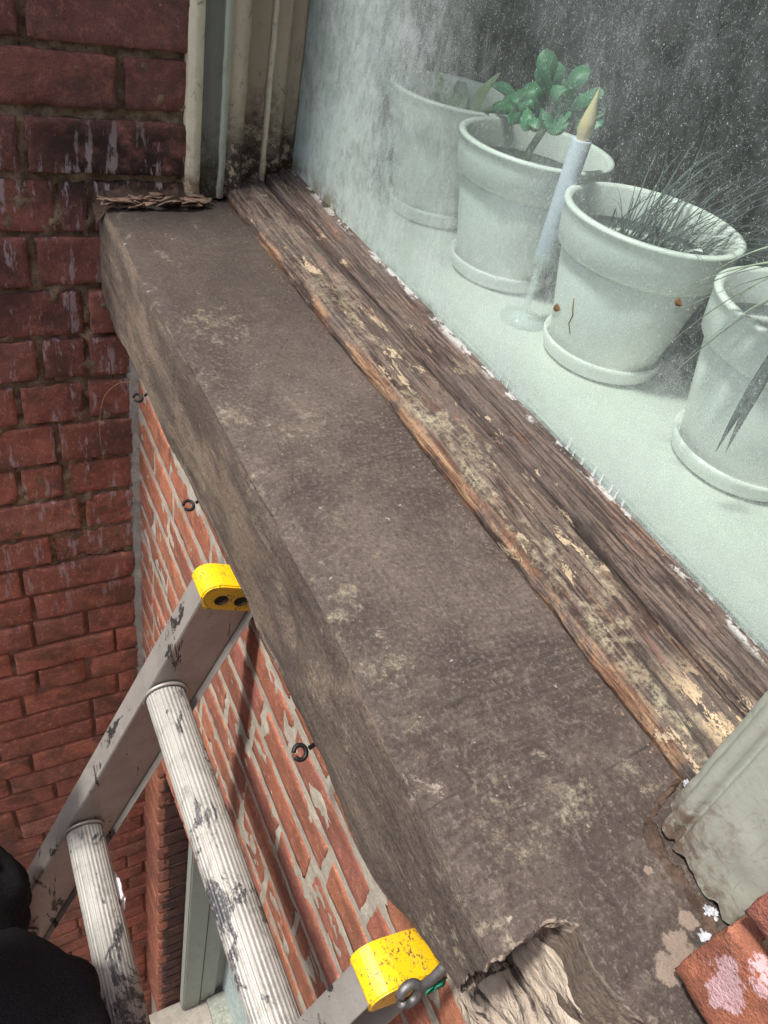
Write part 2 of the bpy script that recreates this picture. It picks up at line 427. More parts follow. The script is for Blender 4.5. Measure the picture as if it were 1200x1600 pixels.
def mat_yellow():
    g = G('yellow_plastic'); P = g.pos()
    n = g.noise(P, 60, 5, 0.75); f = g.noise(P, 350, 3, 0.7)
    c = g.mix(g.ramp(n, 0.5, 0.72, 0, 0.45), (0.80, 0.50, 0.01), (0.62, 0.42, 0.10))
    c = g.mix(g.mul(g.ramp(f, 0.53, 0.60), g.ramp(n, 0.46, 0.56)), c, (0.16, 0.10, 0.04))
    return g.done(c, 0.42, g.bump(f, 0.25, 0.0008), spec=0.5)
M['yellow'] = mat_yellow()
M['hole'] = mat_simple('dark_hole', (0.03, 0.017, 0.008), 0.9)

def mat_glass():
    g = G('dusty_glass'); P = g.pos()
    t = g.t
    tr = t.nodes.new('ShaderNodeBsdfTransparent'); tr.inputs[0].default_value = (0.895, 0.95, 0.93, 1)
    gl = t.nodes.new('ShaderNodeBsdfGlossy'); gl.inputs['Roughness'].default_value = 0.02
    fr = t.nodes.new('ShaderNodeFresnel'); fr.inputs[0].default_value = 1.5
    m1 = t.nodes.new('ShaderNodeMixShader')
    ff = g.mul(fr.outputs[0], g.math('SUBTRACT', 1.0, g.geo.outputs['Backfacing'])); t.links.new(ff, m1.inputs[0]); t.links.new(tr.outputs[0], m1.inputs[1]); t.links.new(gl.outputs[0], m1.inputs[2])
    x = g.xyz('X'); z = g.xyz('Z')
    big = g.noise(g.pos((1, 1, 0.8)), 6, 4, 0.6, 0.3)
    med = g.noise(g.pos((1, 1, 0.5), (0, rad(25), 0)), 70, 6, 0.8, 0.5)
    fine = g.noise(P, 420, 4, 0.75)
    streak = g.noise(g.pos((1, 1, 0.12), (0, rad(14), 0)), 260, 4, 0.75)
    hi = g.ramp(z, -0.43, -0.22, 1.0, 0.0)                 # settled dust is thickest low down
    far = g.ramp(g.add(x, g.mul(g.add(big, -0.5), 0.22)), 0.70, 1.06)
    d = g.add(g.mul(hi, 0.34), 0.12)
    d = g.add(d, g.mul(far, 0.48))
    d = g.add(d, g.mul(g.ramp(big, 0.42, 0.62), 0.09))
    blot = g.noise(P, 26, 6, 0.75, 0.3)
    d = g.mul(d, g.ramp(blot, 0.36, 0.62, 0.82, 1.2))
    d = g.mul(d, g.ramp(med, 0.38, 0.62, 0.78, 1.22))
    d = g.mul(d, g.ramp(g.noise(P, 900, 3, 0.8), 0.38, 0.62, 0.6, 1.4))
    d = g.add(d, g.mul(g.ramp(streak, 0.56, 0.68, 0, 0.09), g.ramp(big, 0.35, 0.55, 0.3, 1)))
    vor = g.voro(P, 420); vs = g.noise(P, 45, 3, 0.6)
    spk = g.mul(g.ramp(vor, 0.20, 0.10), g.ramp(vs, 0.44, 0.58))
    d = g.add(d, g.mul(spk, 0.42))
    vor2 = g.voro(P, 120)
    d = g.add(d, g.mul(g.ramp(vor2, 0.10, 0.05), 0.6))
    hair = g.mul(g.ramp(g.math('ABSOLUTE', g.add(g.noise(P, 75, 2, 0.5, 1.5), -0.5)), 0.006, 0.002), g.ramp(big, 0.5, 0.6))
    hair2 = g.mul(g.ramp(g.math('ABSOLUTE', g.add(g.noise(g.pos((1, 1, 0.35), (0, rad(35), 0)), 190, 2, 0.5, 1.0), -0.5)), 0.008, 0.003), g.ramp(g.noise(P, 16, 3, 0.6), 0.46, 0.56))
    d = g.add(d, g.mul(hair, 0.28)); d = g.add(d, g.mul(hair2, 0.22))
    d = g.add(d, g.ramp(fine, 0.54, 0.66, 0, 0.22))
    d = g.math('MINIMUM', d, 0.93)
    # rusty seep in the far lower corner
    rs = g.mul(g.mul(g.ramp(x, 0.92, 1.02), g.ramp(z, -0.385, -0.42)), g.ramp(g.noise(P, 45, 5, 0.75), 0.38, 0.6))
    col = g.mix(g.mul(rs, 0.85), (0.61, 0.71, 0.68), (0.22, 0.14, 0.06))
    col = g.mix(g.ramp(big, 0.4, 0.7, 0, 0.5), col, (0.62, 0.70, 0.72))
    d = g.math('MAXIMUM', d, g.mul(rs, 0.8))
    df = t.nodes.new('ShaderNodeBsdfDiffuse'); g._in(df.inputs[0], col)
    tl = t.nodes.new('ShaderNodeBsdfTranslucent'); g._in(tl.inputs[0], col)
    m0 = t.nodes.new('ShaderNodeMixShader'); m0.inputs[0].default_value = 0.4
    t.links.new(df.outputs[0], m0.inputs[1]); t.links.new(tl.outputs[0], m0.inputs[2])
    m2 = t.nodes.new('ShaderNodeMixShader')
    dd = g.mul(d, g.math('GREATER_THAN', g.xyz('Y'), -0.5217)); t.links.new(dd, m2.inputs[0]); t.links.new(m1.outputs[0], m2.inputs[1]); t.links.new(m0.outputs[0], m2.inputs[2])
    t.links.new(m2.outputs[0], g.out.inputs[0])
    return g.m
M['glass'] = mat_glass()
M['ground'] = mat_mortar('concrete_ground', (0.16, 0.15, 0.14), (0.22, 0.2, 0.18), (0.1, 0.09, 0.08))

# ---------------------------------------------------------------- object helpers
def tag(o, label=None, cat=None, group=None, kind=None):
    if label: o['label'] = label
    if cat: o['category'] = cat
    if group: o['group'] = group
    if kind: o['kind'] = kind
    return o
def empty(name, loc, label, cat, group=None):
    o = bpy.data.objects.new(name, None); COL.objects.link(o)
    o.location = loc; o.empty_display_size = 0.05
    return tag(o, label, cat, group)
def mesh_obj(name, verts, faces, mat, parent=None, smooth=True, tint=None):
    """verts in world coordinates; parent may be a thing (or a part of one)"""
    off = Vector((0, 0, 0)); q = parent
    while q is not None: off += Vector(q.location); q = q.parent
    me = bpy.data.meshes.new(name)
    V = np.array([tuple(v) for v in verts], dtype=float) - np.array(off)
    me.from_pydata(V.tolist(), [], [tuple(int(i) for i in f) for f in faces])
    me.materials.append(mat)
    if smooth:
        me.polygons.foreach_set('use_smooth', [True] * len(me.polygons))
    if tint is not None:
        a = me.color_attributes.new('tint', 'FLOAT_COLOR', 'POINT')
        a.data.foreach_set('color', np.array(tint, dtype=np.float32).ravel())
    me.update()
    o = bpy.data.objects.new(name, me); COL.objects.link(o)
    o.parent = parent
    return o
def bm_obj(name, bm, mat, parent=None, smooth=True):
    bm.verts.ensure_lookup_table()
    v = [x.co[:] for x in bm.verts]; f = [[y.index for y in p.verts] for p in bm.faces]
    bm.free()
    return mesh_obj(name, v, f, mat, parent, smooth)
def fbm(p, sc, oct=3):
    return mn.fractal(Vector(p) * sc, 0.8, 2.1, oct, noise_basis='PERLIN_ORIGINAL')
def box_bm(bm, x0, x1, y0, y1, z0, z1, bev=0.0):
    r = bmesh.ops.create_cube(bm, size=1)
    for v in r['verts']:
        v.co = Vector(((x0 + x1) / 2 + v.co.x * (x1 - x0), (y0 + y1) / 2 + v.co.y * (y1 - y0), (z0 + z1) / 2 + v.co.z * (z1 - z0)))
    if bev:
        es = list({e for v in r['verts'] for e in v.link_edges})
        bmesh.ops.bevel(bm, geom=es, offset=bev, segments=2, affect='EDGES')
def box(name, b, mat, parent=None, bev=0.0, smooth=False):
    bm = bmesh.new(); box_bm(bm, *b, bev=bev)
    return bm_obj(name, bm, mat, parent, smooth)
def tube_data(pts, rads, n=10, closed=False):
    pts = [Vector(p) for p in pts]; N = len(pts)
    if not hasattr(rads, '__len__'): rads = [rads] * N
    V, F = [], []
    t0 = (pts[1] - pts[0]).normalized()
    up = Vector((0, 0, 1)) if abs(t0.z) < 0.9 else Vector((1, 0, 0))
    a = t0.cross(up).normalized()
    for i in range(N):
        if closed: t = (pts[(i + 1) % N] - pts[i - 1]).normalized()
        else: t = (pts[min(i + 1, N - 1)] - pts[max(i - 1, 0)]).normalized()
        a = (a - t * a.dot(t)).normalized(); b = t.cross(a)
        for k in range(n):
            th = 2 * math.pi * k / n
            V.append(pts[i] + (a * math.cos(th) + b * math.sin(th)) * rads[i])
    m = N if closed else N - 1
    for i in range(m):
        for k in range(n):
            j = (i + 1) % N
            F.append((i * n + k, i * n + (k + 1) % n, j * n + (k + 1) % n, j * n + k))
    if not closed:
        F.append(tuple(range(n))[::-1]); F.append(tuple((N - 1) * n + k for k in range(n)))
    return V, F
def tube(name, pts, rads, mat, parent=None, n=10, closed=False):
    V, F = tube_data(pts, rads, n, closed)
    return mesh_obj(name, V, F, mat, parent)
def merge(lst):
    V, F = [], []
    for v, f in lst:
        o = len(V); V += list(v); F += [tuple(i + o for i in q) for q in f]
    return V, F
def lathe(name, cx, cy, prof, mat, parent=None, n=64):
    V, F = [], []
    for r, z in prof:
        for k in range(n):
            th = 2 * math.pi * k / n
            V.append((cx + r * math.cos(th), cy + r * math.sin(th), z))
    for i in range(len(prof) - 1):
        for k in range(n):
            F.append((i * n + k, i * n + (k + 1) % n, (i + 1) * n + (k + 1) % n, (i + 1) * n + k))
    return mesh_obj(name, V, F, mat, parent)
def remeshed(bm, voxel):
    me = bpy.data.meshes.new('tmp'); bm.to_mesh(me); bm.free()
    o = bpy.data.objects.new('tmp', me); COL.objects.link(o)
    md = o.modifiers.new('r', 'REMESH'); md.mode = 'VOXEL'; md.voxel_size = voxel
    dg = bpy.context.evaluated_depsgraph_get()
    m2 = bpy.data.meshes.new_from_object(o.evaluated_get(dg))
    V = [v.co.copy() for v in m2.vertices]; Nn = [v.normal.copy() for v in m2.vertices]
    F = [tuple(p.vertices) for p in m2.polygons]
    bpy.data.objects.remove(o); bpy.data.meshes.remove(me); bpy.data.meshes.remove(m2)
    return V, Nn, F

# ---------------------------------------------------------------- brickwork
def bricks(name, rows, to_world, mat, parent, depth=0.03, seed=1, amp=0.0012, edge=0.0025, res=0.011, off=0.002):
    """rows: list of (z0, z1, [(u0,u1),...]); to_world(u, z, w) with w the distance out of the wall"""
    rnd = random.Random(seed)
    V, F, T = [], [], []
    for (z0, z1, bs) in rows:
        for (u0, u1) in bs:
            if u1 - u0 < 0.012: continue
            nu = max(4, int((u1 - u0) / res)); nv = max(4, int((z1 - z0) / res))
            tint = (rnd.random(), rnd.random(), rnd.random(), 1)
            w0 = rnd.uniform(-off, off); tz = rnd.uniform(-0.012, 0.012); tu = rnd.uniform(-0.006, 0.006)
            su = [0.0, 0.0, 0.25 * 1.0 / nu] + [i / nu for i in range(1, nu)] + [1 - 0.25 / nu, 1.0, 1.0]
            sv = [0.0, 0.0, 0.25 * 1.0 / nv] + [i / nv for i in range(1, nv)] + [1 - 0.25 / nv, 1.0, 1.0]
            base = len(V); nU = len(su); nV = len(sv)
            for j, b in enumerate(sv):
                for i, a in enumerate(su):
                    u = u0 + (u1 - u0) * a; z = z0 + (z1 - z0) * b
                    out = (i == 0 or j == 0 or i == nU - 1 or j == nV - 1)
                    rim = (not out) and (i == 1 or j == 1 or i == nU - 2 or j == nV - 2)
                    e = edge * (1.3 * fbm((u, z, seed), 45) )
                    e2 = edge * (1.3 * fbm((u, z, seed + 9), 45))
                    cu = (a - 0.5) * 2; cv = (b - 0.5) * 2
                    uu = u - cu * abs(e) * 1.2 - (0.0005 * cu if rim or out else 0)
                    zz = z - cv * abs(e2) * 1.2 - (0.0005 * cv if rim or out else 0)
                    ww = w0 + tz * (z - z0) + tu * (u - u0) + amp * 1.3 * fbm((u, z, seed * 3.1), 30, 4) + amp * 0.5 * fbm((u, z, seed * 3.1), 150, 2)
                    ch = fbm((u, z, seed + 4), 16, 3)
                    if rim or out: ww -= 0.0014
                    if rim and ch > 0.25: ww -= 0.006 * (ch - 0.25) * 4
                    elif not out and ch > 0.5 and min(a, 1 - a, b, 1 - b) < 0.25: ww -= 0.004 * (ch - 0.5) * 4
                    if out: ww -= depth
                    V.append(to_world(uu, zz, ww)); T.append(tint)
            for j in range(nV - 1):
                for i in range(nU - 1):
                    q = base + j * nU + i
                    F.append((q, q + 1, q + nU + 1, q + nU))
    return mesh_obj(name, V, F, mat, parent, True, T)
def mortar_sheet(name, u0, u1, z0, z1, to_world, mat, parent, base=-0.004, amp=0.003, step=0.006, seed=3, hole=None, smear=0.0):
    nu = int((u1 - u0) / step) + 1; nv = int((z1 - z0) / step) + 1
    V, F = [], []
    for j in range(nv + 1):
        z = z0 + (z1 - z0) * j / nv
        for i in range(nu + 1):
            u = u0 + (u1 - u0) * i / nu
            sm = 0.8 * smear * min(1, max(0, (fbm((u, z * 1.6, seed), 13, 4) - 0.30) * 5)) if smear else 0
            V.append(to_world(u, z, base + sm + amp * 1.6 * fbm((u, z, seed), 38, 3) + 0.4 * amp * fbm((u, z, seed), 140, 1)))
    for j in range(nv):
        for i in range(nu):
            if hole and hole(u0 + (u1 - u0) * (i + .5) / nu, z0 + (z1 - z0) * (j + .5) / nv): continue
            q = j * (nu + 1) + i
            F.append((q, q + 1, q + nu + 2, q + nu + 1))
    return mesh_obj(name, V, F, mat, parent)

# side wall (x = 1.14, facing the camera)
XW = 1.14
side = empty('brick_wall', (XW, 0.0, -4.2), 'dark red brick side wall at the left meeting the far end of the stone sill', 'wall')
def w_side(u, z, w): return (XW - w, u, z)
zj = [1.10]
while zj[-1] > -0.15: zj.append(zj[-1] - 0.0785)
zj = zj[:-1] + [-0.190, -0.268, -0.344, -0.426, -0.507, -0.590, -0.671, -0.751, -0.831, -0.918, -0.997, -1.082]
while zj[-1] > -4.2: zj.append(zj[-1] - 0.0775)
known = {-0.190: [-0.345, -0.138, 0.07], -0.268: [-0.345, -0.250, -0.045], -0.344: [-0.345, -0.123, 0.09], -0.426: [-0.345, -0.205, -0.160, 0.04],
         -0.507: [-0.345, -0.121, 0.0], -0.590: [-0.345, -0.188, 0.01], -0.671: [-0.345, -0.186, -0.117, 0.06], -0.751: [-0.345, -0.18, -0.076, 0.06],
         -0.831: [-0.345, -0.129, 0.07], -0.918: [-0.345, -0.138, -0.061, 0.13], -0.997: [-0.345, -0.16, 0.05], -1.082: [-0.345, -0.102, 0.1]}
rs = random.Random(11)
rows_hi, rows_lo = [], []
for k in range(len(zj) - 1):
    zt, zb = zj[k], zj[k + 1]
    us = list(known.get(round(zt, 3), [-0.345, -0.345 + rs.choice([0.09, 0.14, 0.2])]))
    while us[-1] < 1.0:
        us.append(us[-1] + (0.105 if rs.random() < 0.18 else 0.208 + rs.uniform(-.008, .008)))
    top = zt > -1.15
    j = 0.0042 if top else 0.0032
    bs = [(us[i] + j * rs.uniform(0.5, 1.2), us[i + 1] - j * rs.uniform(0.5, 1.2)) for i in range(len(us) - 1)]
    if not top: bs = [(a, b) for a, b in bs if a < 0.75]
    if top: rows_hi.append((zb + j * rs.uniform(.7, 1.3), zt - j * rs.uniform(.7, 1.3), bs))
    else: rows_lo.append((zb + j, zt - j, bs))
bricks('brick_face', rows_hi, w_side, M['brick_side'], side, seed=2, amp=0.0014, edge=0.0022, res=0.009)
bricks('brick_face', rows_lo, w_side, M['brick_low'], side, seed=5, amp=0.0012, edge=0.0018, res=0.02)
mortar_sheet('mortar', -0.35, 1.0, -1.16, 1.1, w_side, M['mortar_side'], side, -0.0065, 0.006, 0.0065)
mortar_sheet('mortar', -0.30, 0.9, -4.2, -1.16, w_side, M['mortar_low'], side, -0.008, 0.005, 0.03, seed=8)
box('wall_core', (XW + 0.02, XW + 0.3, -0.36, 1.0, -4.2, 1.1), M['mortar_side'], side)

# facade below the sill (y = -0.26, facing outward)
YF = -0.262
fac = empty('brick_wall', (0, YF, -4.2), 'orange brick front wall with grey mortar directly under the brown stone sill', 'wall')
def w_fac(u, z, w): return (u, YF + w, z)
rf = random.Random(5)
rows = []
z = -0.600
AX, AZ = 0.995, -1.715          # far springing of the lower window's head
def arch(x): return AZ + 0.075 * max(0.0, 1 - ((x - 0.45) / 0.56) ** 2)
k = 0
while z > -1.60:
    h = 0.0675 + rf.uniform(-0.002, 0.002)
    u = 1.15 - (0.105 if k % 2 else 0.0) - rf.uniform(0, 0.02)
    bs = [(u + 0.006, 1.15)] if k % 2 else []
    while u > -0.9:
        L = rf.choice([0.2, 0.2, 0.2, 0.2, 0.1]) + rf.uniform(-0.008, 0.008)
        gap = rf.choice([0.006, 0.01, 0.018])
        bs.append((u - L, u - gap * 0.5)); u -= L + gap * 0.5
    b = rf.choice([0.003, 0.004, 0.0045, 0.006])
    if z - h > -1.585: rows.append((z - h + b, z - b * 0.6, bs))
    z -= h + rf.uniform(0.004, 0.008); k += 1
bricks('brick_face', rows, w_fac, M['brick_facade'], fac, seed=21, amp=0.0006, edge=0.0012, res=0.010, off=0.0006)
# rowlock head over the lower window: bricks on end
rows = []
u = 1.0
def arch_bricks():
    V, F, T = [], [], []
    x = 1.0
    while x > -0.10:
        b = 0.062
        x0, x1 = x - b, x
        zt = -1.592
        for (a0, a1) in ((x0, x1),):
            zb0, zb1 = arch(a0), arch(a1)
            n = len(V)
            for w_, ins in ((-0.09, 0.0), (-0.002, 0.0), (0.0, 0.002)):
                for (xx, zz) in ((a0 + ins, zb0 + ins), (a1 - ins, zb1 + ins), (a1 - ins, zt - ins), (a0 + ins, zt - ins)):
                    V.append(w_fac(xx, zz, w_))
                    T.append((rf.random() * 0 + (x * 37) % 1, (x * 91) % 1, 0, 1))
            for L in (0, 4):
                for q in range(4):
                    F.append((n + L + q, n + L + (q + 1) % 4, n + L + 4 + (q + 1) % 4, n + L + 4 + q))
            F.append((n + 8, n + 9, n + 10, n + 11)); F.append((n + 3, n + 2, n + 1, n))
        x -= b + 0.007
    return mesh_obj('rowlock_arch', V, F, M['brick_facade'], fac, False, T)
arch_bricks()
# narrow far pier and the reveal beside the lower window
rows = []; z = -1.60; k = 0
while z > -3.55:
    rows.append((z - 0.066, z, [(AX + 0.002, 1.10)])); z -= 0.0735
rows = [(a, b, [(AX + 0.002, 1.15)]) for a, b, c in rows]
bricks('pier', rows, w_fac, M['brick_facade'], fac, seed=31, amp=0.0006, edge=0.001, res=0.02)
def w_rev(u, z, w): return (AX + 0.002 - w, u, z)
rows = []; z = -1.60; k = 0
while z > -3.55:
    rows.append((z - 0.066, z, [(-0.375, YF - 0.012)])); z -= 0.0735
bricks('reveal', rows, w_rev, M['brick_dark'], fac, seed=33, amp=0.002, edge=0.003, res=0.02)
box('wall_core', (AX + 0.008, 1.13, -0.60, YF - 0.009, -4.2, -1.72), M['mortar_facade'], fac)
box('wall_core', (-1.2, 1.13, -0.60, YF - 0.012, -4.2, -3.56), M['brick_facade'], fac)
box('wall_core', (-1.2, 1.13, -0.60, YF - 0.015, -1.60, -0.62), M['mortar_facade'], fac)
box('wall_core', (-1.2, -0.1, -0.60, YF - 0.01, -3.56, -1.60), M['brick_facade'], fac)
box('lintel', (-0.1, 1.13, -0.60, -0.37, -1.72, -1.60), M['mortar_facade'], fac)
mortar_sheet('mortar', -1.2, 1.15, -1.60, -0.595, w_fac, M['mortar_facade'], fac, -0.0014, 0.0009, 0.0045, seed=12, smear=0.0019)
# cement fillet in the corner
def fillet():
    V, F = [], []; n = 260; m = 7
    for i in range(n + 1):
        z = -0.56 - (1.06) * i / n
        ww = 0.013 + 0.007 * fbm((0, 0, z), 18, 3)
        if z < -1.6: ww *= 0.6
        for k in range(m + 1):
            a = k / m
            jx = 0.002 * fbm((a, 3, z), 60, 3)
            V.append((XW + 0.012 * (1 - a) ** 3 - ww * a, YF + 0.020 * (1 - a) - 0.008 * a ** 3 - 0.003 * math.sin(a * 3.14) + jx, z))
    for i in range(n):
        for k in range(m):
            q = i * (m + 1) + k; F.append((q, q + 1, q + m + 2, q + m + 1))
    mesh_obj('corner_fillet', V, F, M['cement'], fac)
fillet()

# brick pier beside the near end of the window, above the sill
YN = -0.298
def splash(mat):
    g = G.__new__(G); g.m = mat; g.t = mat.node_tree; g.b = g.t.nodes['Principled BSDF']; g.geo = next(n for n in g.t.nodes if n.bl_idname == 'ShaderNodeNewGeometry')
    src = g.b.inputs['Base Color'].links[0].from_socket
    P = g.pos(); x = g.xyz('X'); z = g.xyz('Z'); n = g.noise(P, 70, 5, 0.7)
    def spot(cx, cz, r, jag):
        q = g.add(g.math('POWER', g.add(x, -cx), 2.0), g.math('POWER', g.math('MULTIPLY', g.add(z, -cz), 0.8), 2.0))
        q = g.add(g.math('SQRT', q), g.mul(g.add(n, -0.5), jag))
        return g.ramp(q, r, r - 0.0025)
    m = g.math('MAXIMUM', spot(0.011, -0.408, 0.013, 0.05), spot(0.004, -0.380, 0.007, 0.05))
    m = g.mul(m, g.ramp(g.noise(P, 260, 4, 0.8), 0.36, 0.46))
    c = g.mix(g.mul(m, 0.85), src, (0.62, 0.42, 0.45))
    g.t.links.new(c, g.b.inputs['Base Color'])
    return mat
M['brick_pier'] = splash(mat_brick('splashed_orange_brick', (0.43, 0.145, 0.085), (0.50, 0.18, 0.09), (0.37, 0.13, 0.10), (0.17, 0.075, 0.055), 0.5, 0.5))
pier = empty('brick_pier', (0, YN, -0.45), 'orange brick pier with pink paint splash standing on the broken near end of the sill', 'wall')
def w_pier(u, z, w): return (u, YN + w, z)
rows = []; z = -0.447; k = 0
rp = random.Random(3)
while z < 1.4:
    u = 0.033; bs = []
    first = 0.205 if k % 2 == 0 else 0.1
    while u > -0.9:
        L = first if u > 0.03 else 0.2
        bs.append((u - L, u)); u -= L + 0.013
    rows.append((z + 0.002, z + 0.068, bs)); z += 0.081; k += 1
bricks('brick_face', rows, w_pier, M['brick_pier'], pier, seed=41, amp=0.0014, edge=0.0018, res=0.007, depth=0.075)
box('mortar', (-1.2, 0.018, -0.60, YN - 0.010, -0.452, 1.4), M['mortar_gold'], pier)
# facade above the window head, so that the opening has a top
box('wall_above', (0.02, 1.25, -0.60, YN, 1.42, 2.2), M['brick_facade'], pier)

# ---------------------------------------------------------------- stone sill
def make_sill():
    root = empty('stone_sill', (0.6, -0.30, -0.61), 'long weathered brown sandstone window sill with a broken near corner', 'window sill')
    bm = bmesh.new()
    def prism(poly, z0, z1):
        vb = [bm.verts.new((x, y, z0)) for x, y in poly]; vt = [bm.verts.new((x, y, z1)) for x, y in poly]
        n = len(poly)
        bm.faces.new(vb[::-1]); bm.faces.new(vt)
        for i in range(n): bm.faces.new((vb[i], vb[(i + 1) % n], vt[(i + 1) % n], vt[i]))
    prism([(1.165, -0.2115), (1.165, -0.45), (-0.25, -0.45), (-0.25, -0.270), (0.010, -0.2755), (0.030, -0.266), (0.052, -0.262), (0.072, -0.268), (0.082, -0.262), (0.084, -0.245), (0.080, -0.2115)], -0.607, -0.455)
    bmesh.ops.recalc_face_normals(bm, faces=bm.faces)
    V, Nn, F = remeshed(bm, 0.0028)
    out = []
    for v, n in zip(V, Nn):
        x, y, z = v
        p = v.copy()
        p.z -= (0.026 * (x - 0.45)) * min(1, max(0, (-0.455 - z) / 0.15))
        p.z += 0.45 * max(0, 0.18 - x) * min(1, max(0, (-0.455 - z) / 0.15)) * (1 if y > -0.262 else 0)
        top = max(0, n.z); front = max(0, n.y); bot = max(0, -n.z)
        # worn, wavering arris
        de = math.hypot(max(0, -0.2115 - y), max(0, -0.455 - z))
        e = math.exp(-((-0.2115 - y) / 0.014) ** 2) * math.exp(-((-0.455 - z) / 0.014) ** 2)
        wear = 0.0015 + 0.0035 * (0.5 + fbm((x, 0, 0), 7, 4)) + 0.010 * max(0, fbm((x, 5, 0), 14, 3) - 0.25)
        p.y -= e * wear * 0.9; p.z -= e * wear * 1.1
        # lower arris
        e2 = math.exp(-((-0.2115 - y) / 0.016) ** 2) * math.exp(-((z + 0.607) / 0.02) ** 2)
        wear2 = 0.002 + 0.003 * (0.5 + fbm((x, 9, 0), 8, 4)) + 0.10 * max(0, 0.17 - x)
        p.y -= e2 * wear2; p.z += e2 * wear2 * (1.1 if x > 0.2 else 1.6)
        # tooling hollows on top, broad lumps on the front
        p.z += top * (0.0006 * fbm((x, y * 0.6, 0), 26, 3) + 0.0012 * fbm((x, y, 2), 8, 2))
        p.y += front * (0.0016 * fbm((x * 0.5, 0, z), 12, 3) + 0.0005 * fbm((x, 0, z), 60, 3))
        p.y += 0.0035 * fbm((x, 1, 4), 3.5, 3) * front
        # long spall on the front near x 0.40
        s = math.exp(-((x - 0.40 - (z + 0.52) * 0.5) / 0.018) ** 2 - ((z + 0.53) / 0.025) ** 2)
        p.y -= front * 0.006 * s
        # step along the front about x 0.30 (a lamination)
        if front > 0.3:
            p.y -= front * 0.004 / (1 + math.exp(-(x - 0.33 + (z + 0.53) * 0.8) * 260)) * (1 if x < 0.75 else 0.4)
        # broken end: rough
        if x < 0.11 and y > -0.30:
            k = (0.11 - x) / 0.03; k = min(1, k)
            p.x += k * (0.005 * fbm((x, y, z), 32, 3) + 0.0022 * fbm((x * .4, y * 0.5, z * 2.5), 80, 2))
            p.z += k * top * 0.002 * fbm((x, y, 7), 40, 3)
            # undercut
            p.x += max(0, n.x * -1) * max(0, (-0.47 - z)) * 0.25 * (1 if y > -0.262 else 0.5)
        out.append(p)
    sl_ = mesh_obj('sill_slab', out, F, M['sill'], root)
    # pale delaminated stone below the broken end
    bm = bmesh.new()
    vs = [(-0.16, -0.255, -0.64), (0.10, -0.250, -0.64), (0.088, -0.262, -0.50), (-0.16, -0.268, -0.478), (-0.16, -0.33, -0.64), (0.10, -0.33, -0.64), (0.088, -0.33, -0.50), (-0.16, -0.33, -0.478)]
    b = [bm.verts.new(v) for v in vs]
    for f in ((0, 1, 2, 3), (7, 6, 5, 4), (0, 4, 5, 1), (1, 5, 6, 2), (2, 6, 7, 3), (3, 7, 4, 0)): bm.faces.new([b[i] for i in f])
    bmesh.ops.recalc_face_normals(bm, faces=bm.faces)
    V, Nn, F = remeshed(bm, 0.0026)
    out = []
    for v, n in zip(V, Nn):
        x, y, z = v
        r = fbm((x * 0.25, y, z + x * 0.25), 60, 4)
        r2 = fbm((x, y, z), 22, 3)
        out.append(v + n * (0.007 * r + 0.006 * r2))
    mesh_obj('broken_stone', out, F, M['palestone'], root)
    return root
make_sill()

# debris along the back of the sill against the side wall
def debris():
    r = random.Random(4); parts = []
    V, F = [], []
    for i in range(60):
        y = -0.215 - r.random() * 0.15
        c = Vector((1.130 - r.random() * 0.030, y, -0.452 + r.random() * 0.010))
        s = 0.003 + r.random() * 0.008
        n = 7; rot = Matrix.Rotation(r.uniform(-0.35, 0.35), 3, 'X') @ Matrix.Rotation(r.uniform(-0.1, 0.7), 3, 'Y') @ Matrix.Rotation(r.uniform(-0.5, 0.5), 3, 'Z')
        b = len(V)
        rr = [s * r.uniform(0.5, 1.1) for _ in range(n)]
        for sgn in (-1, 1):
            V.append(c + rot @ Vector((0, 0, sgn * 0.0011 + 0.12 * s)))
            for k in range(n):
                a = 6.283 * k / n
                V.append(c + rot @ Vector((rr[k] * math.cos(a) * 0.8, rr[k] * math.sin(a) * 1.8, sgn * 0.0010 + 0.15 * s * math.sin(a * 2 + i))))
        for k in range(n):
            F.append((b, b + 1 + k, b + 1 + (k + 1) % n)); q = b + n + 1
            F.append((q, q + 1 + (k + 1) % n, q + 1 + k))
            F.append((b + 1 + k, q + 1 + k, q + 1 + (k + 1) % n, b + 1 + (k + 1) % n))
    o = mesh_obj('stone_flakes', V, F, M['flake'])
    tag(o, 'loose rusty brown flakes lying along the far end of the sill', 'debris', kind='stuff')
    # rough mortar bed under them
    V, F = [], []; n = 90; m = 10
    for i in range(n + 1):
        y = -0.205 - 0.155 * i / n
        for k in range(m + 1):
            a = k / m
            x = 1.145 - 0.034 * a + 0.007 * fbm((0, y, 1), 40, 3) * a
            z = -0.434 - 0.026 * a ** 0.8 + (0.008 * fbm((x, y, 1), 55, 4) + 0.006 * fbm((0, y, 3), 20, 3)) * (1 - 0.5 * a) - 0.02 * max(0, 1 - i / 8)
            V.append((x, y, z))
    for i in range(n):
        for k in range(m):
            q = i * (m + 1) + k; F.append((q, q + 1, q + m + 2, q + m + 1))
    mesh_obj('mortar_bed', V, F, M['mortar_dark'], side)
M['mortar_dark'] = mat_mortar('dark_crumbled_mortar', (0.06, 0.042, 0.034), (0.13, 0.088, 0.065), (0.02, 0.015, 0.013), 0.005)
debris()

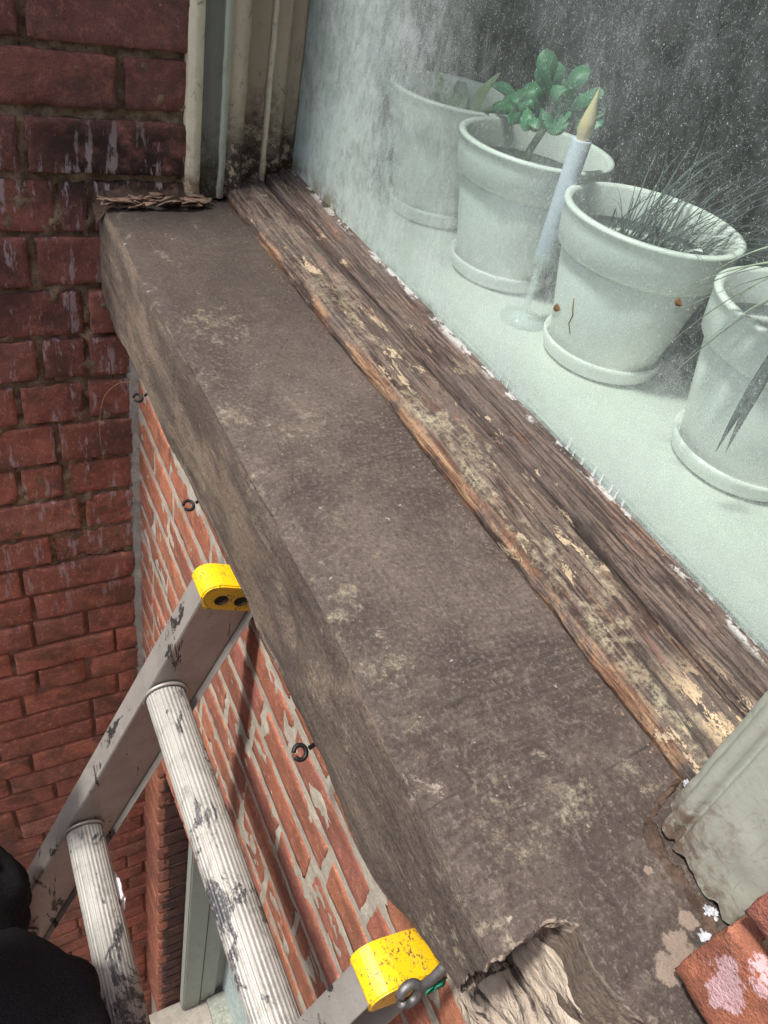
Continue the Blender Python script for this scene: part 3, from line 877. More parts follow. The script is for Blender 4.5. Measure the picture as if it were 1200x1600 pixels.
def grit():
    r = random.Random(12); V, F = [], []
    for i in range(260):
        if i % 2: x = r.uniform(0.12, 1.1); y = -0.395 + abs(r.gauss(0, 0.008))
        else: x = r.uniform(0.1, 1.1); y = r.uniform(-0.39, -0.225)
        s = r.uniform(0.0003, 0.0010) * (1.5 if i % 2 else 1); b = len(V); c = Vector((x, y, -0.4552 + s * 0.5))
        for d in ((1, 0, 0), (0, 1, 0), (-1, 0, 0), (0, -1, 0), (0, 0, 1), (0, 0, -1)):
            V.append(c + Vector(d) * s * r.uniform(0.6, 1.4))
        for f in ((0, 1, 4), (1, 2, 4), (2, 3, 4), (3, 0, 4), (1, 0, 5), (2, 1, 5), (3, 2, 5), (0, 3, 5)): F.append(tuple(b + k for k in f))
    tag(mesh_obj('grit', V, F, M['flake'], None, False), 'fine brown grit scattered on the stone sill', 'grit', kind='stuff')
grit()

# ---------------------------------------------------------------- window
win = empty('window', (0.64, -0.45, -0.455), 'large old window with dusty glass and rotten painted frame above the stone sill', 'window')
def wood_sill():
    prof = [(-0.4030, -0.470), (-0.4000, -0.4585), (-0.3980, -0.450), (-0.3985, -0.444), (-0.4020, -0.4385), (-0.408, -0.4350), (-0.417, -0.4338), (-0.430, -0.4335), (-0.445, -0.4325), (-0.457, -0.4320),
            (-0.4630, -0.4340), (-0.4655, -0.4410), (-0.4685, -0.4415), (-0.4705, -0.4290), (-0.474, -0.4262), (-0.482, -0.4262), (-0.489, -0.4260), (-0.4905, -0.4315), (-0.4925, -0.4255), (-0.502, -0.4240), (-0.512, -0.4225), (-0.520, -0.4215), (-0.526, -0.4215)]
    # resample
    P = []
    for i in range(len(prof) - 1):
        (a, b), (c, d) = prof[i], prof[i + 1]
        n = max(1, int(math.hypot(c - a, d - b) / 0.0016))
        for k in range(n): P.append((a + (c - a) * k / n, b + (d - b) * k / n))
    P.append(prof[-1])
    x0, x1 = 0.112, 1.20
    n = 560; V, F = [], []; m = len(P)
    for i in range(n + 1):
        x = x0 + (x1 - x0) * (i / n)
        wob = 0.0022 * fbm((x, 0, 0), 5, 3)
        for (y, z) in P:
            g1 = fbm((x * 0.05, y, z), 170, 3) * 0.0017
            g2 = fbm((x * 0.16, y, z), 60, 3) * 0.0016
            fr = 1 if y > -0.408 else 0
            gy = fr * (0.0018 * fbm((x * 0.5, 0, z), 26, 4) + 0.0030 * fbm((x, 3, 0), 9, 3))
            zz = z + g1 + g2 + 0.0012 * fbm((x, y, 0), 30, 3)
            if y < -0.515: zz = z + 0.4 * g1
            # knot hollow and eroded pockets on the nosing
            if fr: zz -= 0.004 * max(0, fbm((x, 8, 0), 20, 3) - 0.1)
            end = max(0, (0.135 - x) / 0.02)
            zz -= end * (0.002 + 0.003 * fbm((x, y, 2), 50, 2))
            # long checks
            for (yc, xa, xb, dp) in ((-0.438, 0.14, 0.42, 0.004), (-0.480, 0.35, 0.98, 0.003), (-0.502, 0.2, 0.7, 0.003), (-0.452, 0.62, 1.1, 0.003), (-0.421, 0.2, 0.34, 0.003), (-0.496, 0.13, 0.4, 0.004)):
                yy = yc + 0.0025 * fbm((x, yc, 0), 12, 3)
                if xa < x < xb: zz -= dp * math.exp(-((y - yy) / 0.0011) ** 2) * math.sin(math.pi * (x - xa) / (xb - xa)) ** 0.5
            V.append((x, y + wob * (1 if y > -0.5 else 0) + gy, zz))
    for i in range(n):
        for k in range(m - 1):
            q = i * m + k; F.append((q, q + 1, q + m + 1, q + m))
    # end caps
    F.append(tuple(range(m))); F.append(tuple(n * m + k for k in range(m))[::-1])
    o = mesh_obj('wooden_sill', V, F, M['wood'], win)
wood_sill()

def vboard(name, pts, mat, z0=-0.47, z1=1.42, parent=None, wig=0.0008, ragged=0.0):
    """vertical moulding: profile polyline (x,y) swept upward with slight waviness; closed behind"""
    P = []
    for i in range(len(pts) - 1):
        (a, b), (c, d) = pts[i], pts[i + 1]
        n = max(1, int(math.hypot(c - a, d - b) / 0.003))
        for k in range(n): P.append((a + (c - a) * k / n, b + (d - b) * k / n))
    P.append(pts[-1]); m = len(P)
    zs = [z0 + 0.006 * i for i in range(110)] + [z0 + 0.66 + 0.06 * i for i in range(40) if z0 + 0.66 + 0.06 * i < z1] + [z1]
    V, F = [], []
    for iz, z in enumerate(zs):
        for k, (x, y) in enumerate(P):
            low = max(0, 1 - (z - z0) / 0.10)
            nx = (wig + 0.0012 * low) * fbm((x, y, z), 38, 3)
            ny = (wig + 0.0012 * low) * fbm((x + 5, y, z), 34, 3)
            zz = z + (ragged * fbm((x * 2, y * 2, 1), 60, 3) if iz == 0 else 0)
            V.append((x + nx, y + ny, zz))
    for j in range(len(zs) - 1):
        for k in range(m - 1):
            q = j * m + k; F.append((q, q + 1, q + m + 1, q + m))
    return mesh_obj(name, V, F, mat, parent or win)
# far jamb, from the brick inwards
vboard('brick_mould', [(1.175, -0.334), (1.142, -0.334), (1.134, -0.337), (1.1295, -0.345), (1.131, -0.353), (1.134, -0.356)], M['p_cream'], z0=-0.462)
vboard('jamb_board', [(1.134, -0.356), (1.137, -0.358), (1.138, -0.381), (1.136, -0.383)], M['p_sage'], z0=-0.452, ragged=0.01)
vboard('bead', [(1.136, -0.383), (1.1325, -0.3835), (1.1315, -0.3865), (1.1325, -0.3900), (1.136, -0.3935)], M['p_mint'], z0=-0.45)
vboard('jamb_board', [(1.136, -0.3935), (1.137, -0.396), (1.133, -0.404), (1.132, -0.412), (1.136, -0.4185), (1.150, -0.4195), (1.165, -0.4198)], M['p_beige'], z0=-0.447, ragged=0.01)
vboard('jamb_board', [(1.165, -0.4198), (1.166, -0.423), (1.166, -0.458), (1.168, -0.4595)], M['p_tan'], z0=-0.445)
vboard('bead', [(1.168, -0.4595), (1.1635, -0.4600), (1.1620, -0.4635), (1.1635, -0.467), (1.169, -0.468)], M['p_cream'], z0=-0.440)
vboard('stop', [(1.169, -0.468), (1.172, -0.470), (1.173, -0.492), (1.181, -0.495), (1.183, -0.498), (1.183, -0.518), (1.187, -0.520), (1.187, -0.56)], M['p_beige'], z0=-0.440)
box('jamb_core', (1.19, 1.30, -0.60, -0.34, -0.46, 1.42), M['p_tan'], win)
# near jamb
vboard('jamb_board', [(0.034, -0.40), (0.034, -0.3575), (0.037, -0.354), (0.088, -0.354), (0.0892, -0.357), (0.0905, -0.359), (0.092, -0.359), (0.0935, -0.3555), (0.096, -0.354), (0.100, -0.354), (0.103, -0.3565), (0.105, -0.363), (0.106, -0.372), (0.112, -0.374), (0.112, -0.535)], M['p_near'], z0=-0.450, ragged=0.005, wig=0.0003)
box('jamb_core', (0.0, 0.104, -0.60, -0.366, -0.45, 1.42), M['p_near'], win)
# rotten sealant heap round the foot of the near jamb
def heap():
    V, F = [], []
    pts = [(0.128, -0.405), (0.118, -0.375), (0.109, -0.352), (0.095, -0.347), (0.07, -0.347), (0.045, -0.346), (0.030, -0.335)]
    n = 90; m = 8
    for i in range(n + 1):
        t = i / n * (len(pts) - 1); a = min(int(t), len(pts) - 2); f = t - a
        x = pts[a][0] * (1 - f) + pts[a + 1][0] * f; y = pts[a][1] * (1 - f) + pts[a + 1][1] * f
        r = 0.0048 + 0.0032 * fbm((x, y, 0), 90, 3)
        for k in range(m + 1):
            an = math.pi * k / m
            V.append((x + 0.2 * r * math.cos(an) , y + r * 1.1 * math.cos(an), -0.4575 + 1.0 * r * math.sin(an) + 0.003 * fbm((x, y, k), 120, 2)))
    for i in range(n):
        for k in range(m):
            q = i * (m + 1) + k; F.append((q, q + 1, q + m + 2, q + m + 1))
    mesh_obj('old_caulk', V, F, M['mortar_dark'], win)
heap()
# crumbs of white filler at the foot of the near jamb
for (c_, r_, sd_) in (((0.118, -0.398, -0.450), 0.004, 1), ((0.112, -0.385, -0.452), 0.003, 2), ((0.047, -0.350, -0.454), 0.0045, 3), ((0.038, -0.337, -0.455), 0.004, 4)):
    bmf = bmesh.new(); bmesh.ops.create_icosphere(bmf, subdivisions=4, radius=1)
    for v_ in bmf.verts:
        kk = 1 + 0.7 * fbm(v_.co + Vector((sd_ * 3, 0, 0)), 1.9, 4)
        v_.co = Vector(c_) + Vector((v_.co.x * r_ * kk, v_.co.y * r_ * 0.8 * kk, v_.co.z * r_ * 0.6 * kk))
    bm_obj('filler_crumb', bmf, M['filler'], win)
# glass
glass = box('glass_pane', (0.108, 1.188, -0.5235, -0.5200, -0.4235, 1.42), M['glass'], win)
# inner bottom rail seen through the glass, and a strip coloured dark as the shadow gap
box('glazing_bar', (0.108, 1.188, -0.5420, -0.5310, -0.50, -0.4290), M['reveal'], win, bev=0.002)
box('shadow_gap_strip', (0.108, 1.188, -0.5540, -0.5420, -0.50, -0.4490), M['p_tan'], win)
box('stool', (0.10, 1.19, -0.815, -0.5535, -0.47, -0.440), M['stool'], win, bev=0.003)
box('inner_reveal', (1.189, 1.21, -0.665, -0.530, -0.44, 1.42), M['reveal'], win)
box('window_head', (0.0, 1.25, -0.60, -0.34, 1.422, 1.50), M['p_beige'], win)

# room behind
room = []
def rb(name, b): tag(box(name, b, M['room']), kind='structure')
rb('room_floor', (-1.6, 2.6, -4.0, -0.62, -1.5, -1.45))
rb('room_wall', (-1.6, 2.6, -4.05, -4.0, -1.5, 2.2))
rb('room_wall', (2.6, 2.65, -4.0, -0.62, -1.5, 2.2))
rb('room_wall', (-1.65, -1.6, -4.0, -0.62, -1.5, 2.2))
rb('room_ceiling', (-1.6, 2.6, -4.0, -0.62, 2.2, 2.25))
rb('room_wall', (1.215, 2.6, -0.64, -0.605, -1.5, 2.2))
rb('room_wall', (-1.6, 0.0, -0.64, -0.605, -1.5, 2.2))
rb('room_wall', (0.0, 1.215, -0.64, -0.605, -1.5, -0.475))

# paint smears on the lower edge of the glass
def smears():
    r = random.Random(9); L = []
    for (x, h, wd) in ((0.566, .016, .0022), (0.552, .020, .003), (0.540, .012, .002), (0.531, .016, .002), (0.440, .026, .006), (0.430, .018, .003), (0.416, .022, .004), (0.398, .022, .005), (0.387, .018, .004), (0.372, .013, .003), (0.364, .015, .003), (0.353, .016, .004)):
        y = -0.5192; z0 = -0.4205
        n = 8; V = []; F = []
        for i in range(n + 1):
            t = i / n
            for s in (-1, 1):
                V.append((x + s * wd * 0.42 * (1 - 0.5 * t) * (1 + 0.5 * r.uniform(-1, 1)), y + 0.0003, z0 + h * (0.55 + 0.3 * math.sin(x * 900)) * t))
        for i in range(n): F.append((2 * i, 2 * i + 1, 2 * i + 3, 2 * i + 2))
        L.append((V, F))
    V, F = merge(L)
    mesh_obj('paint_smear', V, F, M['whitep'], glass)
smears()
# dry leaf scraps caught on the outside of the glass
def scrap(x, z, s, seed):
    r = random.Random(seed)
    V = []; F = []; n = 9
    V.append((x, -0.5150, z))
    for k in range(n):
        a = 6.283 * k / n; q = s * r.uniform(0.45, 1.1)
        V.append((x + q * math.cos(a) * 1.3, -0.5165 - 0.002 * r.random(), z + q * math.sin(a)))
    for k in range(n): F.append((0, 1 + k, 1 + (k + 1) % n))
    return V, F

# ---------------------------------------------------------------- pots and what is in them
SZ = -0.440
def pot_profile(h, rr, rbm):
    z = SZ + 0.006
    return [(0.001, z), (rbm - .006, z), (rbm, z + 0.004), (rbm + (rr - rbm) * 0.62, SZ + h * 0.70), (rr - 0.0155, SZ + h * 0.715), (rr - 0.009, SZ + h * 0.735), (rr - 0.0065, SZ + h * 0.75), (rr - 0.003, SZ + h * 0.90), (rr - 0.002, SZ + h * 0.965),
            (rr, SZ + h * 0.975), (rr, SZ + h * 0.993), (rr - 0.003, SZ + h), (rr - 0.007, SZ + h), (rr - 0.010, SZ + h * 0.98), (rr - 0.014, SZ + h * 0.80)]
def make_pot(cx, cy, label):
    r = empty('plant_pot', (cx, cy, SZ), label, 'plant pot', 'white ceramic pots standing in the window')
    lathe('pot_body', cx, cy, pot_profile(0.18, 0.104, 0.066), M['ceramic'], r)
    lathe('saucer', cx, cy, [(0.001, SZ + 0.001), (0.066, SZ + 0.001), (0.072, SZ + 0.005), (0.0765, SZ + 0.020), (0.0765, SZ + 0.0235), (0.0735, SZ + 0.0240), (0.069, SZ + 0.0085), (0.001, SZ + 0.0045)], M['ceramic'], r)
    lathe('soil', cx, cy, [(0.001, SZ + 0.128), (0.045, SZ + 0.131), (0.083, SZ + 0.127), (0.086, SZ + 0.120)], M['soil'], r)
    return r
make_pot(1.062, -0.718, 'white ceramic pot farthest away in the window, half lost in haze')
make_pot(0.851, -0.712, 'white ceramic pot with green jade-like succulent, behind the candle')
make_pot(0.619, -0.713, 'largest looking white ceramic pot, directly right of the white candle')
make_pot(0.396, -0.731, 'nearest white ceramic pot, cut by the right edge, with long pale grass blades')

def leaf_data(base, tip, wid, up, thick=0.002, bulge=0.0, shape='ovate', n=12, m=5):
    base = Vector(base); tip = Vector(tip); ax = tip - base; L = ax.length; t = ax.normalized()
    s = t.cross(Vector(up)).normalized(); nrm = s.cross(t).normalized()
    V, F = [], []
    for side in (1, -1):
        for i in range(n + 1):
            a = i / n
            if shape == 'ovate': w = wid * (math.sin(math.pi * a ** 0.75)) ** 0.7 if 0 < a < 1 else 0.0005
            elif shape == 'spoon': w = wid * max(0.12, (math.sin(math.pi * min(1, a * 0.98) ** 1.7)) ** 0.6) if a < 0.999 else 0.001
            else: w = wid * (1 - a) ** 0.6 + 0.0003
            for k in range(m + 1):
                c = (k / m - 0.5) * 2
                cup = bulge * (c * c) * w + side * thick * (1 - c * c * 0.95) * (math.sin(math.pi * min(1, a + .05)) * .8 + .2)
                droop = 0.10 * L * math.sin(math.pi * a)
                V.append(base + ax * a + s * (c * w) + nrm * (cup + droop))
    q = (n + 1) * (m + 1)
    for sd, o in ((1, 0), (-1, q)):
        for i in range(n):
            for k in range(m):
                a = o + i * (m + 1) + k
                f = (a, a + 1, a + m + 2, a + m + 1)
                F.append(f if sd > 0 else f[::-1])
    return V, F
def plant_leaf(name, lst, mat, parent): 
    V, F = merge(lst); return mesh_obj(name, V, F, mat, parent)

# succulent: stem leaning to the right with round fleshy leaves
def succulent():
    cx, cy = 0.851, -0.712
    r = empty('succulent', (cx, cy, SZ + 0.128), 'green jade-like succulent with round fleshy leaves, rising behind the candle', 'plant')
    b = Vector((0.838, -0.690, SZ + 0.126)); top = Vector((0.838, -0.712, -0.222))
    mid = b.lerp(top, 0.5) + Vector((0.004, 0.006, 0))
    tube('stem', [b, mid, top, top + Vector((0.004, -0.004, 0.030))], [0.0055, 0.005, 0.0045, 0.003], M['stem'], r)
    rn = random.Random(2); k = 0
    specs = []
    hub = Vector((0.832, -0.708, -0.238))
    T = [((0.850, -0.690, -0.158), .019), ((0.862, -0.715, -0.176), .016), ((0.792, -0.690, -0.176), .022), ((0.778, -0.690, -0.206), .019), ((0.748, -0.700, -0.172), .013), ((0.722, -0.705, -0.196), .016),
         ((0.892, -0.690, -0.212), .020), ((0.905, -0.690, -0.232), .019), ((0.875, -0.690, -0.200), .018), ((0.812, -0.675, -0.220), .018), ((0.830, -0.735, -0.165), .014), ((0.955, -0.700, -0.228), .012),
         ((0.845, -0.670, -0.232), .015), ((0.800, -0.745, -0.190), .015), ((0.935, -0.690, -0.242), .010), ((0.815, -0.700, -0.175), .018)]
    rq = random.Random(17)
    T = T + [((a[0] + rq.uniform(-.02, .02), a[1] + rq.uniform(-.015, .015), a[2] + rq.uniform(-.022, .006)), w0_ * 0.72) for a, w0_ in T[:12]]
    for i, (tp, wd) in enumerate(T):
        tp = Vector(tp); d = tp - hub
        V, F = leaf_data(hub + d * 0.42, hub + d * (0.92 + 0.12 * math.sin(i * 3.3)), wd * 0.98, (-0.55 + 0.5 * math.sin(i * 2.1), 0.45 + 0.3 * math.cos(i * 1.7), 0.65), 0.0085, 0.06, 'spoon', 16, 8)
        mesh_obj('leaf', V, F, M['succulent'], r)
succulent()

def pale_plant():
    cx, cy = 1.062, -0.718
    r = empty('leafy_plant', (cx, cy, SZ + 0.128), 'pale green leafy plant in the farthest hazy pot', 'plant')
    rn = random.Random(6)
    for i in range(13):
        a = 6.283 * i / 13 * 1.9 + rn.uniform(-.3, .3); el = rn.uniform(0.45, 1.3)
        b = Vector((cx + 0.03 * math.cos(a), cy + 0.03 * math.sin(a), SZ + 0.12))
        d = Vector((math.cos(a) * math.cos(el), math.sin(a) * math.cos(el), math.sin(el)))
        V, F = leaf_data(b + d * 0.01, b + d * rn.uniform(.065, .10), 0.015, (0.01, 0.02, 1), 0.0015, 0.3)
        mesh_obj('leaf', V, F, M['paleleaf'], r)
pale_plant()

def blade(p, q, sag, w, n=14):
    """thin grass blade from p to q sagging/arching by sag"""
    p = Vector(p); q = Vector(q); V, F = [], []
    t = (q - p).normalized(); s = t.cross(Vector((0, 0, 1))).normalized()
    for i in range(n + 1):
        a = i / n
        c = p.lerp(q, a) + Vector(sag) * (4 * a * (1 - a))
        ww = w * (1 - a ** 2.2) + 0.0002
        for (ds, dz) in ((-1, 0), (0, 0.35), (1, 0), (0, -0.15)):
            V.append(c + s * ww * ds + Vector((0, 0, ww * dz)))
    for i in range(n):
        for k in range(4):
            F.append((i * 4 + k, i * 4 + (k + 1) % 4, i * 4 + 4 + (k + 1) % 4, i * 4 + 4 + k))
    return V, F
def wispy():
    cx, cy = 0.619, -0.713
    r = empty('air_plant', (cx, cy, SZ + 0.128), 'wispy grey air plant spilling from the pot right of the candle', 'plant')
    rn = random.Random(8)
    L = []
    for i in range(150):
        a = rn.uniform(2.4, 6.0) if i % 3 else rn.uniform(0, 6.283); el = rn.uniform(0.15, 1.2); ln = rn.uniform(0.05, 0.15)
        b = Vector((cx + rn.uniform(-.045, .045), cy + rn.uniform(-.05, .03), SZ + 0.125))
        d = Vector((math.cos(a) * math.cos(el) - 0.15, math.sin(a) * math.cos(el) - 0.3, math.sin(el)))
        L.append(blade(b, b + d * ln, (0, 0, 0.02), rn.uniform(0.0004, 0.0010), 8))
    V, F = merge(L)
    mesh_obj('foliage', V, F, M['wisp'], r)
    # pale torn leaf ends at the right of the rim
    for (dx, dy, dz, lx, ly, lz) in ((-0.050, -0.02, 0.165, -0.035, 0.0, 0.03), (-0.058, -0.0, 0.162, -0.03, 0.012, 0.018), (-0.066, 0.02, 0.160, -0.02, 0.004, 0.02)):
        b = Vector((cx + dx, cy + dy, SZ + dz))
        V, F = leaf_data(b, b + Vector((lx, ly, lz)), 0.006, (0.3, 0.2, 1), 0.0006, 0.1)
        mesh_obj('leaf', V, F, M['ceramic'], r)
wispy()
def grassy():
    cx, cy = 0.396, -0.731
    r = empty('grass_plant', (cx, cy, SZ + 0.128), 'pale long-bladed grass plant arching out of the nearest pot', 'plant')
    base = Vector((cx - 0.02, cy + 0.03, SZ + 0.14))
    tips = [((0.470, -0.600, -0.275), .0028), ((0.481, -0.600, -0.319), .0016), ((0.456, -0.600, -0.337), .0022), ((0.430, -0.600, -0.344), .0034),
            ((0.463, -0.600, -0.285), .0016), ((0.446, -0.600, -0.250), .0022), ((0.440, -0.606, -0.325), .0016), ((0.49, -0.610, -0.305), .0012), ((0.422, -0.600, -0.318), .0028)]
    rn = random.Random(1)
    for (tp, w_) in tips:
        b = Vector((0.372 + rn.uniform(-.02, .02), -0.622 + rn.uniform(-.01, .01), -0.192 + rn.uniform(-.012, .012)))
        bb = Vector((cx - 0.03, cy + 0.03, SZ + 0.13))
        V, F = blade(b, tp, (0.0, 0.006, 0.012), w_ * 1.5)
        V2, F2 = blade(b, bb, (0, 0, 0.02), w_)
        V, F = merge([(V, F), (V2, F2)])
        mesh_obj('leaf_blade', V, F, M['grass'], r)
    # one darker leaf hanging over the front of the pot
    for q in ((0.352, -0.612, -0.372), (0.343, -0.612, -0.366)):
        V, F = blade((0.338, -0.595, -0.245), q, (0, 0.004, 0.008), 0.005)
        mesh_obj('dark_leaf', V, F, M['wisp'], r)
grassy()

# candle
def candle():
    cx, cy = 0.719, -0.663
    r = empty('candle', (cx, cy, SZ + 0.02), 'white electric taper candle with yellow plastic flame', 'candle')
    z0 = SZ + 0.085; zt = -0.213
    lathe('candle_body', cx, cy, [(0.0005, z0), (0.0088, z0), (0.0105, z0 + .003), (0.0112, z0 + .08), (0.0115, zt - .002), (0.0108, zt), (0.0085, zt - 0.002), (0.0005, zt - 0.004)], M['candle'], r, 32)
    lathe('flame', cx, cy, [(0.0045, zt - 0.004), (0.0075, zt + 0.001), (0.0092, zt + 0.009), (0.0088, zt + 0.018), (0.0062, zt + 0.029), (0.0030, zt + 0.041), (0.0010, zt + 0.051), (0.0003, zt + 0.054)], M['flame'], r, 24)
    h = empty('candle_holder', (cx, cy, SZ), 'clear candle holder with round foot under the white candle', 'candle holder')
    lathe('foot', cx, cy, [(0.0005, SZ + .001), (0.030, SZ + .001), (0.031, SZ + .003), (0.012, SZ + .008), (0.006, SZ + .012)], M['clear'], h, 40)
    prof = [(0.006, SZ + .012)]
    z = SZ + 0.012
    for k in range(5):
        prof += [(0.0042, z + 0.002), (0.0054, z + 0.007), (0.0042, z + 0.012)]; z += 0.0125
    prof += [(0.009, z + 0.004), (0.011, z + 0.010), (0.0118, z + 0.020), (0.0118, z + 0.022)]
    lathe('stem', cx, cy, prof, M['clear'], h, 24)
candle()

# scraps: things of their own
def scraps():
    for (x, z, s, lab) in ((0.521, -0.309, 0.0052, 'small dry brown leaf stuck to the glass over the large pot beside the candle'),
                           (0.392, -0.234, 0.0038, 'tiny reddish leaf scrap on the glass among the pale grass blades')):
        V, F = scrap(x, z, s, int(x * 1000))
        o = mesh_obj('leaf_scrap', V, F, M['leafbit']); tag(o, lab, 'leaf')
scraps()

shade_wall = box('brick_wall', (-2.3, -1.9, -0.262, 4.0, -4.2, 1.6), M['brick_low'])  # unseen wall, added to cut the sky light from behind the camera
tag(shade_wall, 'brick wing added out of view behind the viewer to cut skylight', 'wall')

_tw = tube('twig', [(0.503, -0.5180, -0.289), (0.499, -0.5170, -0.297), (0.4965, -0.5178, -0.303), (0.497, -0.5172, -0.312), (0.491, -0.5180, -0.320)], [0.0005, 0.0007, 0.0006, 0.0006, 0.0003], M['leafbit'], None, 6)
tag(_tw, 'short crooked brown twig stuck to the dusty glass over the large pot', 'twig')

# ---------------------------------------------------------------- lower window
lw = empty('window', (0.45, -0.40, -3.56), 'lower storey window with sage green frame far below the ladder', 'window')
def frame_post(name, x0, x1, y0, y1, z0, z1):
    return box(name, (x0, x1, y0, y1, z0, z1), M['p_low'], lw, bev=0.004)
frame_post('outer_jamb', 0.952, 0.993, -0.412, -0.345, -3.52, -1.73)
frame_post('inner_jamb', 0.958, 0.993, -0.475, -0.4125, -3.52, -1.73)
frame_post('stop', 0.975, 0.993, -0.54, -0.4755, -3.52, -1.73)
box('glass_pane', (-0.1, 0.975, -0.512, -0.508, -3.50, -1.73), M['glass'], lw)
frame_post('bottom_rail', -0.1, 0.957, -0.535, -0.44, -3.56, -3.50)
M['sill_low'] = M['cement']
bm = bmesh.new(); box_bm(bm, -0.15, 0.995, -0.60, -0.21, -3.66, -3.53, 0.006)
bm_obj('stone_sill', bm, M['sill_low'], lw, False)
tag(box('ground', (-20, 20, -1.0, 20, -4.4, -4.2), M['ground']), kind='structure')

# ---------------------------------------------------------------- ladder
LD = Vector((0, 0.381, -0.9243)).normalized(); LN = Vector((0, 0.9243, 0.381))
def LP(x, n, s): return Vector((x, 0, 0)) + LN * n + LD * s
lad = empty('ladder', (0.354, 1.2, -4.2), 'aluminium ladder with yellow end caps leaning on the brick wall under the sill', 'ladder')
S0, S1 = 0.514, 4.42
def extr(name, poly, s0, s1, mat, parent, rot=None, segs=1):
    """poly in (x, n); extruded along the ladder"""
    V, F = [], []; m = len(poly)
    ss = [s0 + (s1 - s0) * i / segs for i in range(segs + 1)]
    for s in ss:
        for (x, n) in poly: V.append(LP(x, n, s))
    for j in range(segs):
        for k in range(m):
            F.append((j * m + k, j * m + (k + 1) % m, (j + 1) * m + (k + 1) % m, (j + 1) * m + k))
    F.append(tuple(range(m))[::-1]); F.append(tuple(segs * m + k for k in range(m)))
    return mesh_obj(name, V, F, mat, parent, False)
def rail(xw, sgn):
    """xw: inner web face; sgn +1 flanges point to +x"""
    t = 0.0028; N0, N1 = -0.497, -0.425; fl = 0.032
    P = [(0, N0 + 0.002), (0, N1 - 0.003), (0.0008, N1 - 0.0008), (0.003, N1), (fl, N1), (fl, N1 - t), (t, N1 - t), (t, N0 + t), (fl, N0 + t), (fl, N0), (0.003, N0)]
    # small wall-side lip towards the rungs
    P += [(-0.006, N0), (-0.007, N0 + 0.0016), (-0.0015, N0 + 0.006)]
    poly = [(xw + sgn * a, b) for a, b in P]
    if sgn < 0: poly = poly[::-1]
    r = extr('rail', poly, S0 + 0.01, S1, M['alu'], lad, segs=60)
    # end cap: rounded sleeve
    bm = bmesh.new()
    def capshape(s):
        return s
    outer = []
    # side profile in (n, s): rounded at both corners
    prof = [(-0.4225, 0.5275), (-0.4225, 0.5205), (-0.4235, 0.5165), (-0.4260, 0.5130), (-0.4300, 0.5100), (-0.4355, 0.5080), (-0.442, 0.5070), (-0.470, 0.5070), (-0.484, 0.5080), (-0.492, 0.5105), (-0.4975, 0.516), (-0.4990, 0.526), (-0.4985, 0.5445), (-0.433, 0.5445)]
    xa, xb = xw - sgn * 0.0032, xw + sgn * (fl + 0.0022)
    va = [bm.verts.new(LP(xa, n, s)) for n, s in prof]; vb = [bm.verts.new(LP(xb, n, s)) for n, s in prof]
    k = len(prof)
    bm.faces.new(va); bm.faces.new(vb[::-1])
    for i in range(k): bm.faces.new((va[i], vb[i], vb[(i + 1) % k], va[(i + 1) % k]))
    bmesh.ops.recalc_face_normals(bm, faces=bm.faces)
    bmesh.ops.bevel(bm, geom=[e for e in bm.edges if abs((e.verts[0].co - e.verts[1].co).x) < 1e-5], offset=0.0016, segments=3, affect='EDGES')
    cap = bm_obj('end_cap', bm, M['yellow'], r, False)
    for nn in (-0.4475, -0.4725):
        n = 18
        V = []; F = []
        for dx in (-0.0006, 0.004):
            for q in range(n):
                a = 6.283 * q / n
                V.append(LP(xa - sgn * (-dx) * -1 if False else xa - sgn * 0.0006 + sgn * (dx + 0.0006), nn + 0.0084 * math.cos(a), 0.5285 + 0.0072 * math.sin(a)))
        for q in range(n): F.append((q, (q + 1) % n, n + (q + 1) % n, n + q))
        F.append(tuple(range(n)))
        mesh_obj('hole', V, F, M['hole'], cap)
    return r
rail(0.550, 1); rail(0.158, -1)
def rung(s, nc=-0.449):
    xa, xb = 0.1605, 0.5476
    n = 120; V, F = [], []
    def R(a):
        # D shape: flattened on the tread, finely ribbed
        c, s_ = math.cos(a), math.sin(a)
        r = 0.0235
        rib = 0.0006 * (1 if (int(a / (2 * math.pi) * n) // 2) % 2 else 0)
        return r - rib
    xs = [xa + (xb - xa) * i / 24 for i in range(25)]
    for x in xs:
        for k in range(n):
            a = 2 * math.pi * k / n
            V.append(LP(x, nc + R(a) * 1.02 * math.cos(a), s + R(a) * 0.86 * math.sin(a)))
    for j in range(len(xs) - 1):
        for k in range(n): F.append((j * n + k, j * n + (k + 1) % n, (j + 1) * n + (k + 1) % n, (j + 1) * n + k))
    o = mesh_obj('rung', V, F, M['rung'], lad, False)
    for xe, sg in ((0.5465, 1), (0.1615, -1)):
        m = 40
        P = [LP(xe, nc + 0.0255 * math.cos(6.283 * k / m), s + 0.0228 * math.sin(6.283 * k / m)) for k in range(m)]
        tube('collar', P, 0.0022, M['alu'], o, 8, True)
    return o
rg = []
for i in range(13):
    rg.append(rung(0.690 + 0.280 * i))
def blob(name, c, sz, mat, parent, seed):
    bm = bmesh.new(); bmesh.ops.create_icosphere(bm, subdivisions=4, radius=1)
    for v in bm.verts:
        k = 1 + 0.5 * fbm(v.co * 1.0 + Vector((seed, 0, 0)), 1.8, 3)
        v.co = Vector(c) + Vector((v.co.x * sz[0] * k, v.co.y * sz[1] * k, v.co.z * sz[2] * k))
    return bm_obj(name, bm, mat, parent)
_b = LP(0.455, -0.474, 0.968)
blob('dried_foam', _b, (0.022, 0.005, 0.008), M['foam'], rg[1], 1)

